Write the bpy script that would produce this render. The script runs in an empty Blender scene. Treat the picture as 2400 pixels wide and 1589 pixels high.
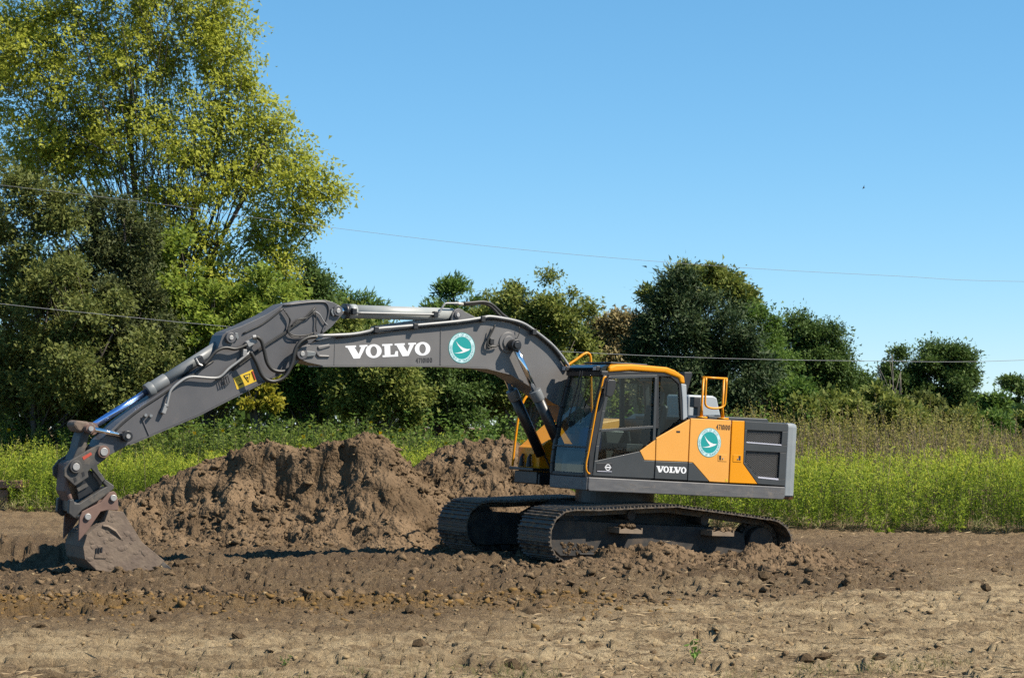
import bpy, bmesh, math, random
import numpy as np
from mathutils import Vector, Matrix
from math import sin, cos, pi, radians

random.seed(7)
rng = np.random.default_rng(7)
SC = bpy.context.scene
COL = SC.collection

# ------------------------------------------------------------------ camera
F_PX, HOR, CAM_Z = 5000.0, 1000.0, 2.057          # focal length and horizon row of a 2400 x 1589 picture
cam_d = bpy.data.cameras.new('camera')
cam = bpy.data.objects.new('camera', cam_d)
COL.objects.link(cam)
cam.location = (0, 0, CAM_Z)
cam.rotation_euler = (radians(90), 0, 0)
cam_d.sensor_width = 36
cam_d.lens = 36 * F_PX / 2400
cam_d.shift_y = (HOR - 794.5) / 2400
cam_d.clip_start, cam_d.clip_end = 0.5, 8000
SC.camera = cam

# ------------------------------------------------------------------ sky, sun, exposure
SUN_EL = radians(48)
SUN = Vector((0.965, -0.26, 0)).normalized() * cos(SUN_EL) + Vector((0, 0, sin(SUN_EL)))
world = bpy.data.worlds.new('World')
SC.world = world
world.use_nodes = True
wn = world.node_tree.nodes
sky = wn.new('ShaderNodeTexSky')
sky.sky_type = 'NISHITA'
sky.sun_disc = False
sky.sun_elevation = SUN_EL
sky.sun_rotation = math.atan2(SUN.x, SUN.y)
sky.air_density, sky.dust_density, sky.ozone_density = 1.0, 0.0, 9.0
sky.altitude = 2000
wn['Background'].inputs['Strength'].default_value = 0.15
sky_g = wn.new('ShaderNodeGamma'); sky_g.inputs['Gamma'].default_value = 0.75
sky_h = wn.new('ShaderNodeHueSaturation'); sky_h.inputs['Saturation'].default_value = 1.18; sky_h.inputs['Hue'].default_value = 0.487; sky_h.inputs['Value'].default_value = 0.82
for a_, b_ in ((sky.outputs[0], sky_g.inputs['Color']), (sky_g.outputs[0], sky_h.inputs['Color']), (sky_h.outputs[0], wn['Background'].inputs['Color'])):
    world.node_tree.links.new(a_, b_)
sun_d = bpy.data.lights.new('sun', 'SUN')
sun_d.energy = 5.0
sun_d.angle = radians(0.53)
sun_d.color = (1.0, 0.91, 0.77)
sun = bpy.data.objects.new('sun', sun_d)
COL.objects.link(sun)
sun.rotation_euler = SUN.to_track_quat('Z', 'Y').to_euler()
vs = SC.view_settings
vs.view_transform, vs.look, vs.gamma, vs.use_curve_mapping = 'Standard', 'None', 1.0, False
vs.exposure = 1.0
SC.render.engine = 'CYCLES'
cy = SC.cycles
cy.max_bounces, cy.diffuse_bounces, cy.glossy_bounces, cy.transmission_bounces, cy.transparent_max_bounces = 7, 4, 3, 4, 12
cy.caustics_reflective = cy.caustics_refractive = False
cy.use_denoising = False

# ------------------------------------------------------------------ projection helpers (pixels of the 2400-wide picture)
def W(px, py, Y):
    return ((px - 1200) / F_PX * Y, Y, CAM_Z + (HOR - py) / F_PX * Y)

# ------------------------------------------------------------------ noise
_perm = rng.permutation(4096)
_val = rng.random(4096)
def vnoise(x, y, z=None, seed=0):
    x = np.asarray(x, float) + seed * 17.31; y = np.asarray(y, float) + seed * 9.77
    xi = np.floor(x).astype(int); yi = np.floor(y).astype(int)
    fx = x - xi; fy = y - yi
    fx = fx * fx * (3 - 2 * fx); fy = fy * fy * (3 - 2 * fy)
    def h(a, b): return _val[_perm[(_perm[a & 4095] + b) & 4095]]
    return ((h(xi, yi) * (1 - fx) + h(xi + 1, yi) * fx) * (1 - fy) + (h(xi, yi + 1) * (1 - fx) + h(xi + 1, yi + 1) * fx) * fy) * 2 - 1
def fbm(x, y, octv=4, seed=0, gain=.5):
    s = 0; a = 1; t = 0
    for o in range(octv):
        s = s + a * vnoise(x * 2 ** o, y * 2 ** o, seed=seed + o * 3.7); t += a; a *= gain
    return s / t
def ridged(x, y, octv=3, seed=0):
    s = 0; a = 1; t = 0
    for o in range(octv):
        s = s + a * (1 - np.abs(vnoise(x * 2 ** o, y * 2 ** o, seed=seed + o * 5.1))); t += a; a *= .5
    return s / t
def cellbump(x, y, seed=0):
    """round clod-like bumps: 1 at a feature point, 0 away from it"""
    xi = np.floor(x).astype(int); yi = np.floor(y).astype(int); best = np.full(np.shape(x), 9.)
    s = int(seed * 131)
    for dx in (-1, 0, 1):
        for dy in (-1, 0, 1):
            a = xi + dx; b = yi + dy
            k = _perm[(_perm[(a + s) & 4095] + b) & 4095]
            px = a + _val[k]; py = b + _val[(k * 7 + 11) & 4095]; r = .25 + .6 * _val[(k * 13 + 5) & 4095] ** 2
            best = np.minimum(best, ((x - px) ** 2 + (y - py) ** 2) / (r * r))
    return np.sqrt(np.clip(1 - best, 0, 1))
def plates(x, y, seed=0):
    """broken clod faces: every Voronoi cell is a tilted facet with its own level, about -1..1"""
    xi = np.floor(x).astype(int); yi = np.floor(y).astype(int); best = np.full(np.shape(x), 9.); out = np.zeros(np.shape(x)); s = int(seed * 131)
    for dx in (-1, 0, 1):
        for dy in (-1, 0, 1):
            a = xi + dx; b = yi + dy
            k = _perm[(_perm[(a + s) & 4095] + b) & 4095]
            ox = x - a - _val[k]; oy = y - b - _val[(k * 7 + 11) & 4095]; d = ox * ox + oy * oy
            h = 1.3 * _val[(k * 13 + 5) & 4095] - .65 + ox * (2.4 * _val[(k * 29 + 3) & 4095] - 1.2) + oy * (2.4 * _val[(k * 37 + 9) & 4095] - 1.2) - .45 * np.sqrt(d)
            m = d < best; out = np.where(m, h, out); best = np.where(m, d, best)
    return out
def sstep(a, b, x):
    t = np.clip((x - a) / (b - a), 0, 1); return t * t * (3 - 2 * t)

# ------------------------------------------------------------------ materials
ALB = 0.76      # one reflectance scale for all painted, soil and leaf colours
MATS = {}
def mat(name, c1, c2=None, scale=6., rough=.6, metal=0., bump=0., bscale=40., dirt=0., dirtc=(.22, .15, .095), spec=.5, isl=False, trans=0., dscale=3., coat=0., stretch=None, bdist=.02, thru=0.):
    if name in MATS: return MATS[name]
    m = bpy.data.materials.new(name); m.use_nodes = True; MATS[name] = m
    nt = m.node_tree; N = nt.nodes; L = nt.links
    b = N['Principled BSDF']; out = N['Material Output']
    b.inputs['Roughness'].default_value = rough; b.inputs['Metallic'].default_value = metal
    b.inputs['Specular IOR Level'].default_value = spec
    b.inputs['Coat Weight'].default_value = coat
    c2 = c2 or c1
    if metal < .5: c1, c2, dirtc = [tuple(v * ALB for v in c) for c in (c1, c2, dirtc)]
    tc = N.new('ShaderNodeTexCoord')
    vec = tc.outputs['Object']
    if stretch:
        mp = N.new('ShaderNodeMapping'); mp.inputs['Scale'].default_value = stretch
        L.new(vec, mp.inputs[0]); vec = mp.outputs[0]
    mix = N.new('ShaderNodeMix'); mix.data_type = 'RGBA'
    mix.inputs[6].default_value = (*c1, 1); mix.inputs[7].default_value = (*c2, 1)
    if isl:
        g = N.new('ShaderNodeNewGeometry'); L.new(g.outputs['Random Per Island'], mix.inputs[0])
    else:
        n = N.new('ShaderNodeTexNoise'); n.inputs['Scale'].default_value = scale; n.inputs['Detail'].default_value = 6
        L.new(vec, n.inputs['Vector'])
        r = N.new('ShaderNodeMapRange'); r.inputs[1].default_value = .33; r.inputs[2].default_value = .67
        L.new(n.outputs[0], r.inputs[0]); L.new(r.outputs[0], mix.inputs[0])
    col = mix.outputs[2]
    if dirt > 0:
        dn = N.new('ShaderNodeTexNoise'); dn.inputs['Scale'].default_value = dscale; dn.inputs['Detail'].default_value = 9; dn.inputs['Roughness'].default_value = .68
        L.new(tc.outputs['Object'], dn.inputs['Vector'])
        dr = N.new('ShaderNodeMapRange'); dr.inputs[1].default_value = .72 - dirt * .4; dr.inputs[2].default_value = .86 - dirt * .3; dr.inputs[4].default_value = min(1, .35 + dirt)
        L.new(dn.outputs[0], dr.inputs[0])
        m2 = N.new('ShaderNodeMix'); m2.data_type = 'RGBA'; L.new(dr.outputs[0], m2.inputs[0]); L.new(col, m2.inputs[6]); m2.inputs[7].default_value = (*dirtc, 1)
        col = m2.outputs[2]
        rr = N.new('ShaderNodeMix'); L.new(dr.outputs[0], rr.inputs[0]); rr.inputs[2].default_value = rough; rr.inputs[3].default_value = .9
        L.new(rr.outputs[0], b.inputs['Roughness'])
    L.new(col, b.inputs['Base Color'])
    if bump > 0:
        bn = N.new('ShaderNodeTexNoise'); bn.inputs['Scale'].default_value = bscale; bn.inputs['Detail'].default_value = 5
        L.new(vec, bn.inputs['Vector'])
        bp = N.new('ShaderNodeBump'); bp.inputs['Strength'].default_value = bump; bp.inputs['Distance'].default_value = bdist
        L.new(bn.outputs[0], bp.inputs['Height']); L.new(bp.outputs[0], b.inputs['Normal'])
    if trans > 0:
        t = N.new('ShaderNodeBsdfTranslucent'); L.new(col, t.inputs['Color'])
        ms = N.new('ShaderNodeMixShader'); ms.inputs[0].default_value = trans
        L.new(b.outputs[0], ms.inputs[1]); L.new(t.outputs[0], ms.inputs[2]); last = ms.outputs[0]
        if thru > 0:
            tp_ = N.new('ShaderNodeBsdfTransparent'); m3 = N.new('ShaderNodeMixShader'); m3.inputs[0].default_value = thru
            L.new(last, m3.inputs[1]); L.new(tp_.outputs[0], m3.inputs[2]); last = m3.outputs[0]
        L.new(last, out.inputs['Surface'])
    return m

def leafmat(name, c1, c2, trans=.38):
    return mat(name, c1, c2, isl=True, rough=.62, spec=.18, trans=trans, thru=.07)

def glassmat(name, tint, refl=.9):
    m = bpy.data.materials.new(name); m.use_nodes = True; MATS[name] = m
    nt = m.node_tree; N = nt.nodes; L = nt.links; N.remove(N['Principled BSDF'])
    t = N.new('ShaderNodeBsdfTransparent'); t.inputs[0].default_value = (*tint, 1)
    g = N.new('ShaderNodeBsdfGlossy'); g.inputs['Roughness'].default_value = .03; g.inputs[0].default_value = (refl, refl, refl, 1)
    lw = N.new('ShaderNodeLayerWeight'); lw.inputs[0].default_value = .5
    pw = N.new('ShaderNodeMath'); pw.operation = 'POWER'; L.new(lw.outputs['Facing'], pw.inputs[0]); pw.inputs[1].default_value = 4.0
    f = N.new('ShaderNodeMapRange'); f.inputs[3].default_value = .045; f.inputs[4].default_value = 1.0; L.new(pw.outputs[0], f.inputs[0])
    ms = N.new('ShaderNodeMixShader'); L.new(f.outputs[0], ms.inputs[0]); L.new(t.outputs[0], ms.inputs[1]); L.new(g.outputs[0], ms.inputs[2])
    L.new(ms.outputs[0], N['Material Output'].inputs['Surface'])
    return m

# ------------------------------------------------------------------ mesh helpers
def tag(o, label=None, cat=None, group=None, kind=None):
    if label: o['label'] = label
    if cat: o['category'] = cat
    if group: o['group'] = group
    if kind: o['kind'] = kind
    return o
def empty(name, loc=(0, 0, 0)):
    o = bpy.data.objects.new(name, None); COL.objects.link(o); o.location = loc; o.empty_display_size = .3
    return o
def mk(name, me, parent=None):
    o = bpy.data.objects.new(name, me); COL.objects.link(o)
    if parent: o.parent = parent
    return o
def fast_mesh(name, V, Q, mat_, parent=None, smooth=False):
    """numpy vertices and equal-length faces"""
    me = bpy.data.meshes.new(name); k = Q.shape[1]
    me.vertices.add(len(V)); me.vertices.foreach_set('co', np.ascontiguousarray(V, dtype=np.float32).ravel())
    me.loops.add(Q.size); me.loops.foreach_set('vertex_index', np.ascontiguousarray(Q, dtype=np.int32).ravel())
    me.polygons.add(len(Q)); me.polygons.foreach_set('loop_start', np.arange(0, Q.size, k, dtype=np.int32))
    me.update(calc_edges=True)
    if smooth: me.polygons.foreach_set('use_smooth', np.ones(len(Q), dtype=bool))
    me.materials.append(mat_)
    return mk(name, me, parent)
class MB:
    def __init__(s): s.V = []; s.F = []
    def add(s, V, F):
        n = len(s.V); s.V += [tuple(map(float, v)) for v in V]; s.F += [tuple(i + n for i in f) for f in F]; return s
    def box(s, c, d, R=None):
        P = [Vector((x * d[0] / 2, y * d[1] / 2, z * d[2] / 2)) for x in (-1, 1) for y in (-1, 1) for z in (-1, 1)]
        if R: P = [R @ p for p in P]
        return s.add([p + Vector(c) for p in P], [(0, 1, 3, 2), (4, 6, 7, 5), (0, 4, 5, 1), (2, 3, 7, 6), (0, 2, 6, 4), (1, 5, 7, 3)])
    def box2(s, a, b): return s.box([(a[i] + b[i]) / 2 for i in range(3)], [abs(b[i] - a[i]) for i in range(3)])
    def prism(s, P, v0, v1):
        n = len(P); V = [(u, v0, w) for u, w in P] + [(u, v1, w) for u, w in P]
        return s.add(V, [tuple(range(n)), tuple(range(2 * n - 1, n - 1, -1))] + [(i, (i + 1) % n, n + (i + 1) % n, n + i) for i in range(n)])
    def cyl(s, a, b, r, n=16, r2=None):
        return s.tube([a, b], [r, r if r2 is None else r2], n)
    def tube(s, P, r, n=8):
        P = [Vector(p) for p in P]; k = len(P)
        R = list(r) if hasattr(r, '__len__') else [r] * k
        base = len(s.V); up = None
        for i in range(k):
            d = (P[min(i + 1, k - 1)] - P[max(i - 1, 0)]); d.normalize()
            if up is None:
                up = Vector((0, 0, 1)) if abs(d.z) < .9 else Vector((1, 0, 0))
            x = d.cross(up)
            if x.length < 1e-5: x = d.orthogonal()
            x.normalize(); y = x.cross(d); y.normalize(); up = y
            for j in range(n):
                a = 2 * pi * j / n; s.V.append(tuple(P[i] + (x * cos(a) + y * sin(a)) * R[i]))
        for i in range(k - 1):
            for j in range(n):
                a = base + i * n + j; b = base + i * n + (j + 1) % n; s.F.append((a, b, b + n, a + n))
        s.F.append(tuple(base + j for j in range(n - 1, -1, -1))); s.F.append(tuple(base + (k - 1) * n + j for j in range(n)))
        return s
    def build(s, name, m, parent=None, bevel=0., smooth=False, seg=2):
        me = bpy.data.meshes.new(name); me.from_pydata(s.V, [], s.F)
        bm = bmesh.new(); bm.from_mesh(me); bmesh.ops.recalc_face_normals(bm, faces=bm.faces)
        if smooth:
            for f in bm.faces: f.smooth = len(f.verts) == 4
        bm.to_mesh(me); bm.free()
        me.materials.append(m)
        o = mk(name, me, parent)
        if bevel:
            md = o.modifiers.new('bevel', 'BEVEL'); md.width = bevel; md.segments = seg; md.limit_method = 'ANGLE'; md.angle_limit = radians(40); md.harden_normals = False
        return o
def smoothpath(P, k=5):
    """Catmull-Rom through the points"""
    P = [np.array(p, float) for p in P]; Q = [2 * P[0] - P[1]] + P + [2 * P[-1] - P[-2]]; out = []
    for i in range(1, len(Q) - 2):
        for t in np.arange(0, 1, 1 / k):
            a, b, c, d = Q[i - 1], Q[i], Q[i + 1], Q[i + 2]
            out.append(.5 * (2 * b + (c - a) * t + (2 * a - 5 * b + 4 * c - d) * t * t + (3 * b - a - 3 * c + d) * t ** 3))
    out.append(P[-1]); return out

# ================================================================== GROUND
def ground_h(X, Y):
    px = 1200 + F_PX * X / Y
    dist_left = sstep(4.5, -2.0, X)
    h = .045 * fbm(X * .45, Y * .45, 3, 1) + .10 * dist_left * sstep(24, 29, Y) * sstep(46, 34, Y)
    # churned soil: in front of the machine and under the boom
    edge = 22.4 + .62 * np.clip(X + 1, 0, 9) + .5 * fbm(X * .5, Y * .2, 2, 5)
    churn = sstep(edge, edge + 1.8, Y) * sstep(42, 35, Y) * sstep(7.5, 4.5, X)
    h = h + churn * (.10 * (ridged(X * 1.1, Y * 1.1, 4, 2) - .6) + .055 * plates(X * 2.3 + .3 * fbm(X * 3, Y * 3, 2, 7), Y * 2.3, 1) * sstep(-.3, .3, fbm(X * .8, Y * .8, 2, 6)) + .045 * plates(X * 5.6, Y * 5.6, 2) + .03 * plates(X * 13, Y * 9, 3) + .03 * fbm(X * 7, Y * 6, 4, 3))
    # scraped, straw-streaked flat: long thin ruts running across the view
    flat = 1 - churn
    h = h + flat * (.035 * fbm(X * .9, Y * 3.2, 4, 8) + .045 * fbm(X * 3, Y * 4, 5, 9, .62) + .035 * plates(X * 3.3 + 3, Y * 3.4, 3) * sstep(0, .25, fbm(X * .6, Y * 1.2, 2, 4)) + .026 * plates(X * 8, Y * 6, 5) + .022 * cellbump(X * 6, Y * 6, 4) * (fbm(X * 1.3, Y * 1.3, 2, 14) > -.1))
    # long low churned edge (clay band) and a foreground rut
    yb = 24.3 + .10 * (X + 3) + .25 * fbm(X * .6, X * 0, 2, 11)
    band = np.exp(-((Y - yb) / .9) ** 2) * sstep(1.8, .2, X)
    h = h + band * (.09 + .055 * plates(X * 3.9, Y * 3.9, 6))
    yr = 18.9 + .15 * fbm(X * .7, X * 0, 2, 12)
    h = h + .09 * np.exp(-((Y - yr) / .35) ** 2) * sstep(1.5, -1.0, X)
    h = h + .42 * np.exp(-((X + 7.0) / 1.1) ** 2 - ((Y - 31.4) / .9) ** 2) * (.85 + .2 * fbm(X * 2, Y * 2, 3, 18))
    for yr2, sl, wd_, dp in ((20.4, .05, .30, .06), (21.5, .05, .26, .05), (26.2, .16, .3, .05), (27.4, .16, .3, .045), (36.5, -.1, .5, .06)):
        yy = Y - yr2 - sl * X - .12 * fbm(X * .5, X * 0, 2, 44)
        h = h - sstep(-2.0, 1.0, X) * dp * np.exp(-(yy / wd_) ** 2) * (.7 + .5 * fbm(X * 2.4, Y * 0, 2, 45)) + sstep(-2, 1, X) * dp * .5 * np.exp(-((np.abs(yy) - wd_ * 1.8) / (wd_ * .6)) ** 2)
    for yt, sl in ((22.6, .13), (24.9, .13)):                       # crawler tread prints left on the flat
        yy = Y - yt - sl * (X - 2)
        m_ = sstep(.42, .34, np.abs(yy)) * sstep(.8, 2.2, X) * sstep(-.15, .15, fbm(X * .8, Y * .8, 2, 46))
        h = h - m_ * (.018 + .022 * sstep(-.2, .5, np.sin(2 * pi * (X + .3 * yy) / .21)))
    # slight rut left where the bucket dragged soil
    h = h + .07 * np.exp(-((X + 4.2) / 1.2) ** 2 - ((Y - 28.3) / .5) ** 2)
    return h
def soil_attr(X, Y):
    yb = 24.6 + .12 * (X + 3)
    clay = np.exp(-((Y - yb) / 1.1) ** 2) * sstep(2.2, .2, X) * (.45 + .55 * sstep(-.2, .3, fbm(X * .8, Y * .8, 3, 21)))
    pale = sstep(0.0, 2.5, X + (26 - Y) * .25) * sstep(32, 27, Y) * (.4 + .6 * sstep(-.35, .35, fbm(X * .7, Y * 2.2, 4, 22)))
    pale = np.maximum(pale, .8 * sstep(22.5, 20, Y) * sstep(-.5, .2, fbm(X * .5, Y * 1.6, 3, 23)))
    edge = 22.2 + .62 * np.clip(X + 1, 0, 9) + .5 * fbm(X * .5, Y * .2, 2, 5)
    damp = sstep(edge, edge + 1.5, Y) * sstep(42, 36, Y) * sstep(7.0, 4.8, X) * (.55 + .45 * sstep(-.3, .3, fbm(X * .6, Y * .6, 3, 24)))
    return np.stack([clay, pale * (1 - damp), damp, np.ones_like(clay)], -1)

def soilmat(name, grass=False):
    m = bpy.data.materials.new(name); m.use_nodes = True; MATS[name] = m
    nt = m.node_tree; N = nt.nodes; L = nt.links; b = N['Principled BSDF']
    b.inputs['Roughness'].default_value = .95; b.inputs['Specular IOR Level'].default_value = .1
    tc = N.new('ShaderNodeTexCoord')
    def noise(sc, det=8, rough=.6, stretch=None):
        n = N.new('ShaderNodeTexNoise'); n.inputs['Scale'].default_value = sc; n.inputs['Detail'].default_value = det; n.inputs['Roughness'].default_value = rough
        v = tc.outputs['Object']
        if stretch:
            mp = N.new('ShaderNodeMapping'); mp.inputs['Scale'].default_value = stretch; L.new(v, mp.inputs[0]); v = mp.outputs[0]
        L.new(v, n.inputs['Vector']); return n.outputs[0]
    def rng_(s, a, b_, c=0., d=1.):
        r = N.new('ShaderNodeMapRange'); r.inputs[1].default_value = a; r.inputs[2].default_value = b_; r.inputs[3].default_value = c; r.inputs[4].default_value = d
        L.new(s, r.inputs[0]); return r.outputs[0]
    def mix(f, a, c):
        x = N.new('ShaderNodeMix'); x.data_type = 'RGBA'
        for s, i in ((a, 6), (c, 7)):
            if isinstance(s, tuple): x.inputs[i].default_value = (*(v * ALB for v in s), 1)
            else: L.new(s, x.inputs[i])
        L.new(f, x.inputs[0]); return x.outputs[2]
    c = mix(rng_(noise(1.3), .35, .65), (.215, .148, .085), (.36, .258, .148))
    c = mix(rng_(noise(14., 6, .7), .42, .7), c, (.115, .078, .048))
    at = N.new('ShaderNodeAttribute'); at.attribute_name = 'soil'
    sp = N.new('ShaderNodeSeparateColor'); L.new(at.outputs['Color'], sp.inputs[0])
    def mul(a, b_):
        q = N.new('ShaderNodeMath'); q.operation = 'MULTIPLY'; L.new(a, q.inputs[0]); L.new(b_, q.inputs[1]); return q.outputs[0]
    c = mix(mul(sp.outputs[2], rng_(noise(2.5, 7), .3, .7, .45, 1.)), c, (.135, .092, .057))
    c = mix(mul(sp.outputs[0], rng_(noise(6., 5), .38, .62, .4, 1.)), c, (.245, .145, .046))
    c = mix(mul(sp.outputs[1], rng_(noise(2.2, 9, .65, (1, 2.8, 1)), .36, .56)), c, (.57, .44, .265))
    clus = rng_(noise(.9, 6, .65, (1, 2.2, 1)), .42, .62, .12, 1.)      # drifts of dark flecks: organic debris, plus micro-shadow painted into the colour
    c = mix(mul(clus, rng_(noise(17., 5, .65, (1, 1.7, 1)), .54, .62, 0., .9)), c, (.085, .062, .042))
    c = mix(mul(clus, rng_(noise(4., 7, .7, (1, 2.2, 1)), .52, .66, 0., .7)), c, (.115, .082, .053))
    c = mix(rng_(noise(27., 3, .5, (1, 1.6, 1)), .65, .69, 0., .7), c, (.52, .39, .225))
    L.new(c, b.inputs['Base Color'])
    bp = N.new('ShaderNodeBump'); bp.inputs['Strength'].default_value = 1.0; bp.inputs['Distance'].default_value = .08
    L.new(noise(28., 8, .72), bp.inputs['Height']); L.new(bp.outputs[0], b.inputs['Normal'])
    return m
M_SOIL = soilmat('soil')

def build_ground():
    inv = np.linspace(1 / 13.5, 1 / 64, 315)
    Yr = np.concatenate([[2, 6, 10], 1 / inv, [72, 85, 110, 160, 260, 500, 1200, 4000]])
    t = np.concatenate([[-2.2, -1.3, -.8, -.5, -.36], np.linspace(-.285, .285, 600), [.36, .5, .8, 1.3, 2.2]])
    YY = np.repeat(Yr[:, None], len(t), 1); XX = t[None, :] * np.maximum(YY, 12)
    Z = ground_h(XX, YY) * sstep(110, 64, YY)
    V = np.stack([XX, YY, Z], -1).reshape(-1, 3)
    r, c = len(Yr), len(t)
    i = (np.arange(r - 1)[:, None] * c + np.arange(c - 1)[None, :]).ravel()
    o = fast_mesh('ground', V, np.stack([i, i + 1, i + c + 1, i + c], 1), M_SOIL, smooth=False)
    a = o.data.color_attributes.new('soil', 'FLOAT_COLOR', 'POINT')
    a.data.foreach_set('color', soil_attr(V[:, 0], V[:, 1]).astype(np.float32).ravel())
    tag(o, 'bare brown churned soil with scattered clods and straw', kind='structure')
build_ground()

# ------------------------------------------------------------------ spoil heaps
M_HEAP = mat('heap_soil', (.112, .077, .047), (.225, .156, .096), 1.6, rough=.96, spec=.06, bump=1.0, bscale=17, bdist=.09, dirt=.35, dirtc=(.092, .062, .040), dscale=4)
def heap(name, X0, X1, Y0, Y1, nx, ny, hf, label):
    x = np.linspace(X0, X1, nx); y = np.linspace(Y0, Y1, ny)
    YY, XX = np.meshgrid(y, x, indexing='ij')
    Z = hf(XX, YY)
    e = np.minimum(np.minimum(XX - X0, X1 - XX), np.minimum(YY - Y0, Y1 - YY))
    Z = np.where(e < .02, -.4, Z)
    kk = sstep(.02, .35, Z) * sstep(0, .3, e)
    XX = XX + kk * (.11 * fbm(YY * 1.7 + 3, Z * 3.1, 4, 91) + .05 * fbm(XX * 7, Z * 7 + YY, 3, 92)); YY = YY + kk * (.13 * fbm(XX * 2.3, Z * 3.3, 4, 93) + .06 * fbm(XX * 8, Z * 8, 3, 94))
    Z = Z + kk * rng.normal(0, .011, Z.shape)
    V = np.stack([XX, YY, Z], -1).reshape(-1, 3)
    i = (np.arange(ny - 1)[:, None] * nx + np.arange(nx - 1)[None, :]).ravel()
    o = fast_mesh(name, V, np.stack([i, i + 1, i + nx + 1, i + nx], 1), M_HEAP, smooth=False)
    return tag(o, label, 'dirt pile')
def crest(pts, Y):
    a = np.array([W(px, py, Y) for px, py in pts]); return a[:, 0], a[:, 2]
CX1, CZ1 = crest([(150, 1260), (215, 1215), (275, 1160), (340, 1146), (400, 1114), (500, 1066), (580, 1036), (640, 1028), (662, 1034), (700, 1048), (725, 1046), (790, 1026), (850, 1006), (890, 1012), (920, 1034), (960, 1070), (1000, 1105), (1060, 1160), (1130, 1240), (1200, 1300)], 36.6)
def heap_main(X, Y):
    z = np.interp(X + .10 * fbm(X * 2, Y * 2, 2, 30), CX1, CZ1)
    yc = 36.6 + .18 * fbm(X * .8, X * 0, 2, 33)
    d = Y - yc
    front = np.clip(-d / 2.75, 0, 1); back = np.clip(d / 2.6, 0, 1)
    wx = X + .35 * fbm(X * 1.1, Y * 1.4, 3, 39); gul = .6 * fbm(wx * 1.9, Y * .8, 4, 31) + .4 * (2 * ridged(wx * 2.6, Y * 1.0, 3, 36) - 1.2)                            # gullies running down the slope
    cliff = sstep(CX1[6] - .5, CX1[7], X) * sstep(CX1[13] + .2, CX1[11], X)
    cliff = np.maximum(cliff, .7 * sstep(CX1[3], CX1[4], X) * sstep(CX1[7], CX1[5], X))
    fj = np.clip(front + .09 * gul, 0, 1)
    slope = 1 - sstep(-.12, 1.05, fj)
    cut = 1 - .46 * sstep(.07, .17, fj) - .54 * np.clip((fj - .17) / .83, 0, 1) ** .85
    prof = slope * (1 - cliff) + cut * cliff
    h = z * np.where(d < 0, prof, 1 - back ** 1.4)
    k = np.clip(z, 0, 1) * sstep(-3.1, -2.2, d)
    rough = k * sstep(.0, .15, front)
    h = h + rough * (.12 * gul + .24 * (ridged(X * 1.3, Y * 1.3, 4, 34) - .62) + .05 * fbm(X * 5, Y * 3, 3, 35)) + k * (.07 * plates(X * 2.2 + .4 * fbm(X * 2, Y * 2, 2, 43), Y * 1.7, 7) * sstep(-.1, .35, fbm(X, Y, 2, 40)) + .055 * plates(X * 4.6, Y * 3.6, 8) * sstep(-.35, .2, fbm(X * 1.4, Y * 1.4, 2, 41)) + .028 * plates(X * 11, Y * 8, 9) + .05 * fbm(X * 6, Y * 5, 5, 37, .6))
    # crumbly talus cones at the foot
    for cx, cy_, hh, rr in ((-1.95, 34.9, .55, 1.0), (-2.9, 34.8, .35, .8), (-4.3, 34.6, .35, .8), (-5.4, 34.4, .30, .9)):
        r = np.sqrt((X - cx) ** 2 + ((Y - cy_) * 1.0) ** 2)
        h = np.maximum(h, (hh * (1 - r / rr)) + .03 * fbm(X * 6, Y * 6, 3, 38) + .02 * cellbump(X * 8, Y * 8, 10) + .25 * np.clip(h, 0, 2))
    return h - .06 + np.where(z < .1, -.2, 0)
heap('dirt_pile', -7.8, .4, 33.4, 39.4, 310, 230, heap_main, 'long brown spoil heap with steep cut face behind the raised digger arm')
CX2, CZ2 = crest([(860, 1250), (930, 1120), (970, 1082), (1030, 1040), (1065, 1030), (1100, 1020), (1190, 1024), (1235, 1045), (1290, 1096), (1345, 1158), (1400, 1210), (1480, 1270), (1520, 1300)], 38.6)
def heap_two(X, Y):
    z = np.interp(X + .12 * fbm(X * 2, Y * 2, 2, 50), CX2, CZ2)
    d = Y - 38.6
    front = np.clip(-d / 3.3, 0, 1); back = np.clip(d / 2.6, 0, 1)
    h = z * np.where(d < 0, 1 - sstep(-.15, 1.1, front + .05 * fbm(X * 2, Y, 2, 51)), 1 - back ** 1.4)
    k = np.clip(z, 0, 1) * sstep(-3.5, -2.4, d)
    return h + k * (.10 * (ridged(X * 1.5, Y * 1.5, 3, 52) - .6) + .06 * plates(X * 3.0, Y * 2.4, 11) + .05 * plates(X * 6.3, Y * 5, 12) + .025 * plates(X * 13, Y * 10, 14) + .05 * fbm(X * 6, Y * 6, 5, 53, .6)) - .07 + np.where(z < .1, -.2, 0)
heap('dirt_pile', -2.8, 2.6, 34.9, 41.2, 230, 230, heap_two, 'rounded cloddy soil heap behind the boom cylinders and cab')
BXY = np.array([(.2, 30.35), (1.2, 30.75), (2.05, 31.2), (2.55, 31.5), (3.05, 31.8), (3.6, 31.75), (4.25, 32.1), (4.85, 32.2), (5.4, 31.9)])
BZ = np.array([.03, .20, .33, .20, .12, .27, .29, .10, -.05])
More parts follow.
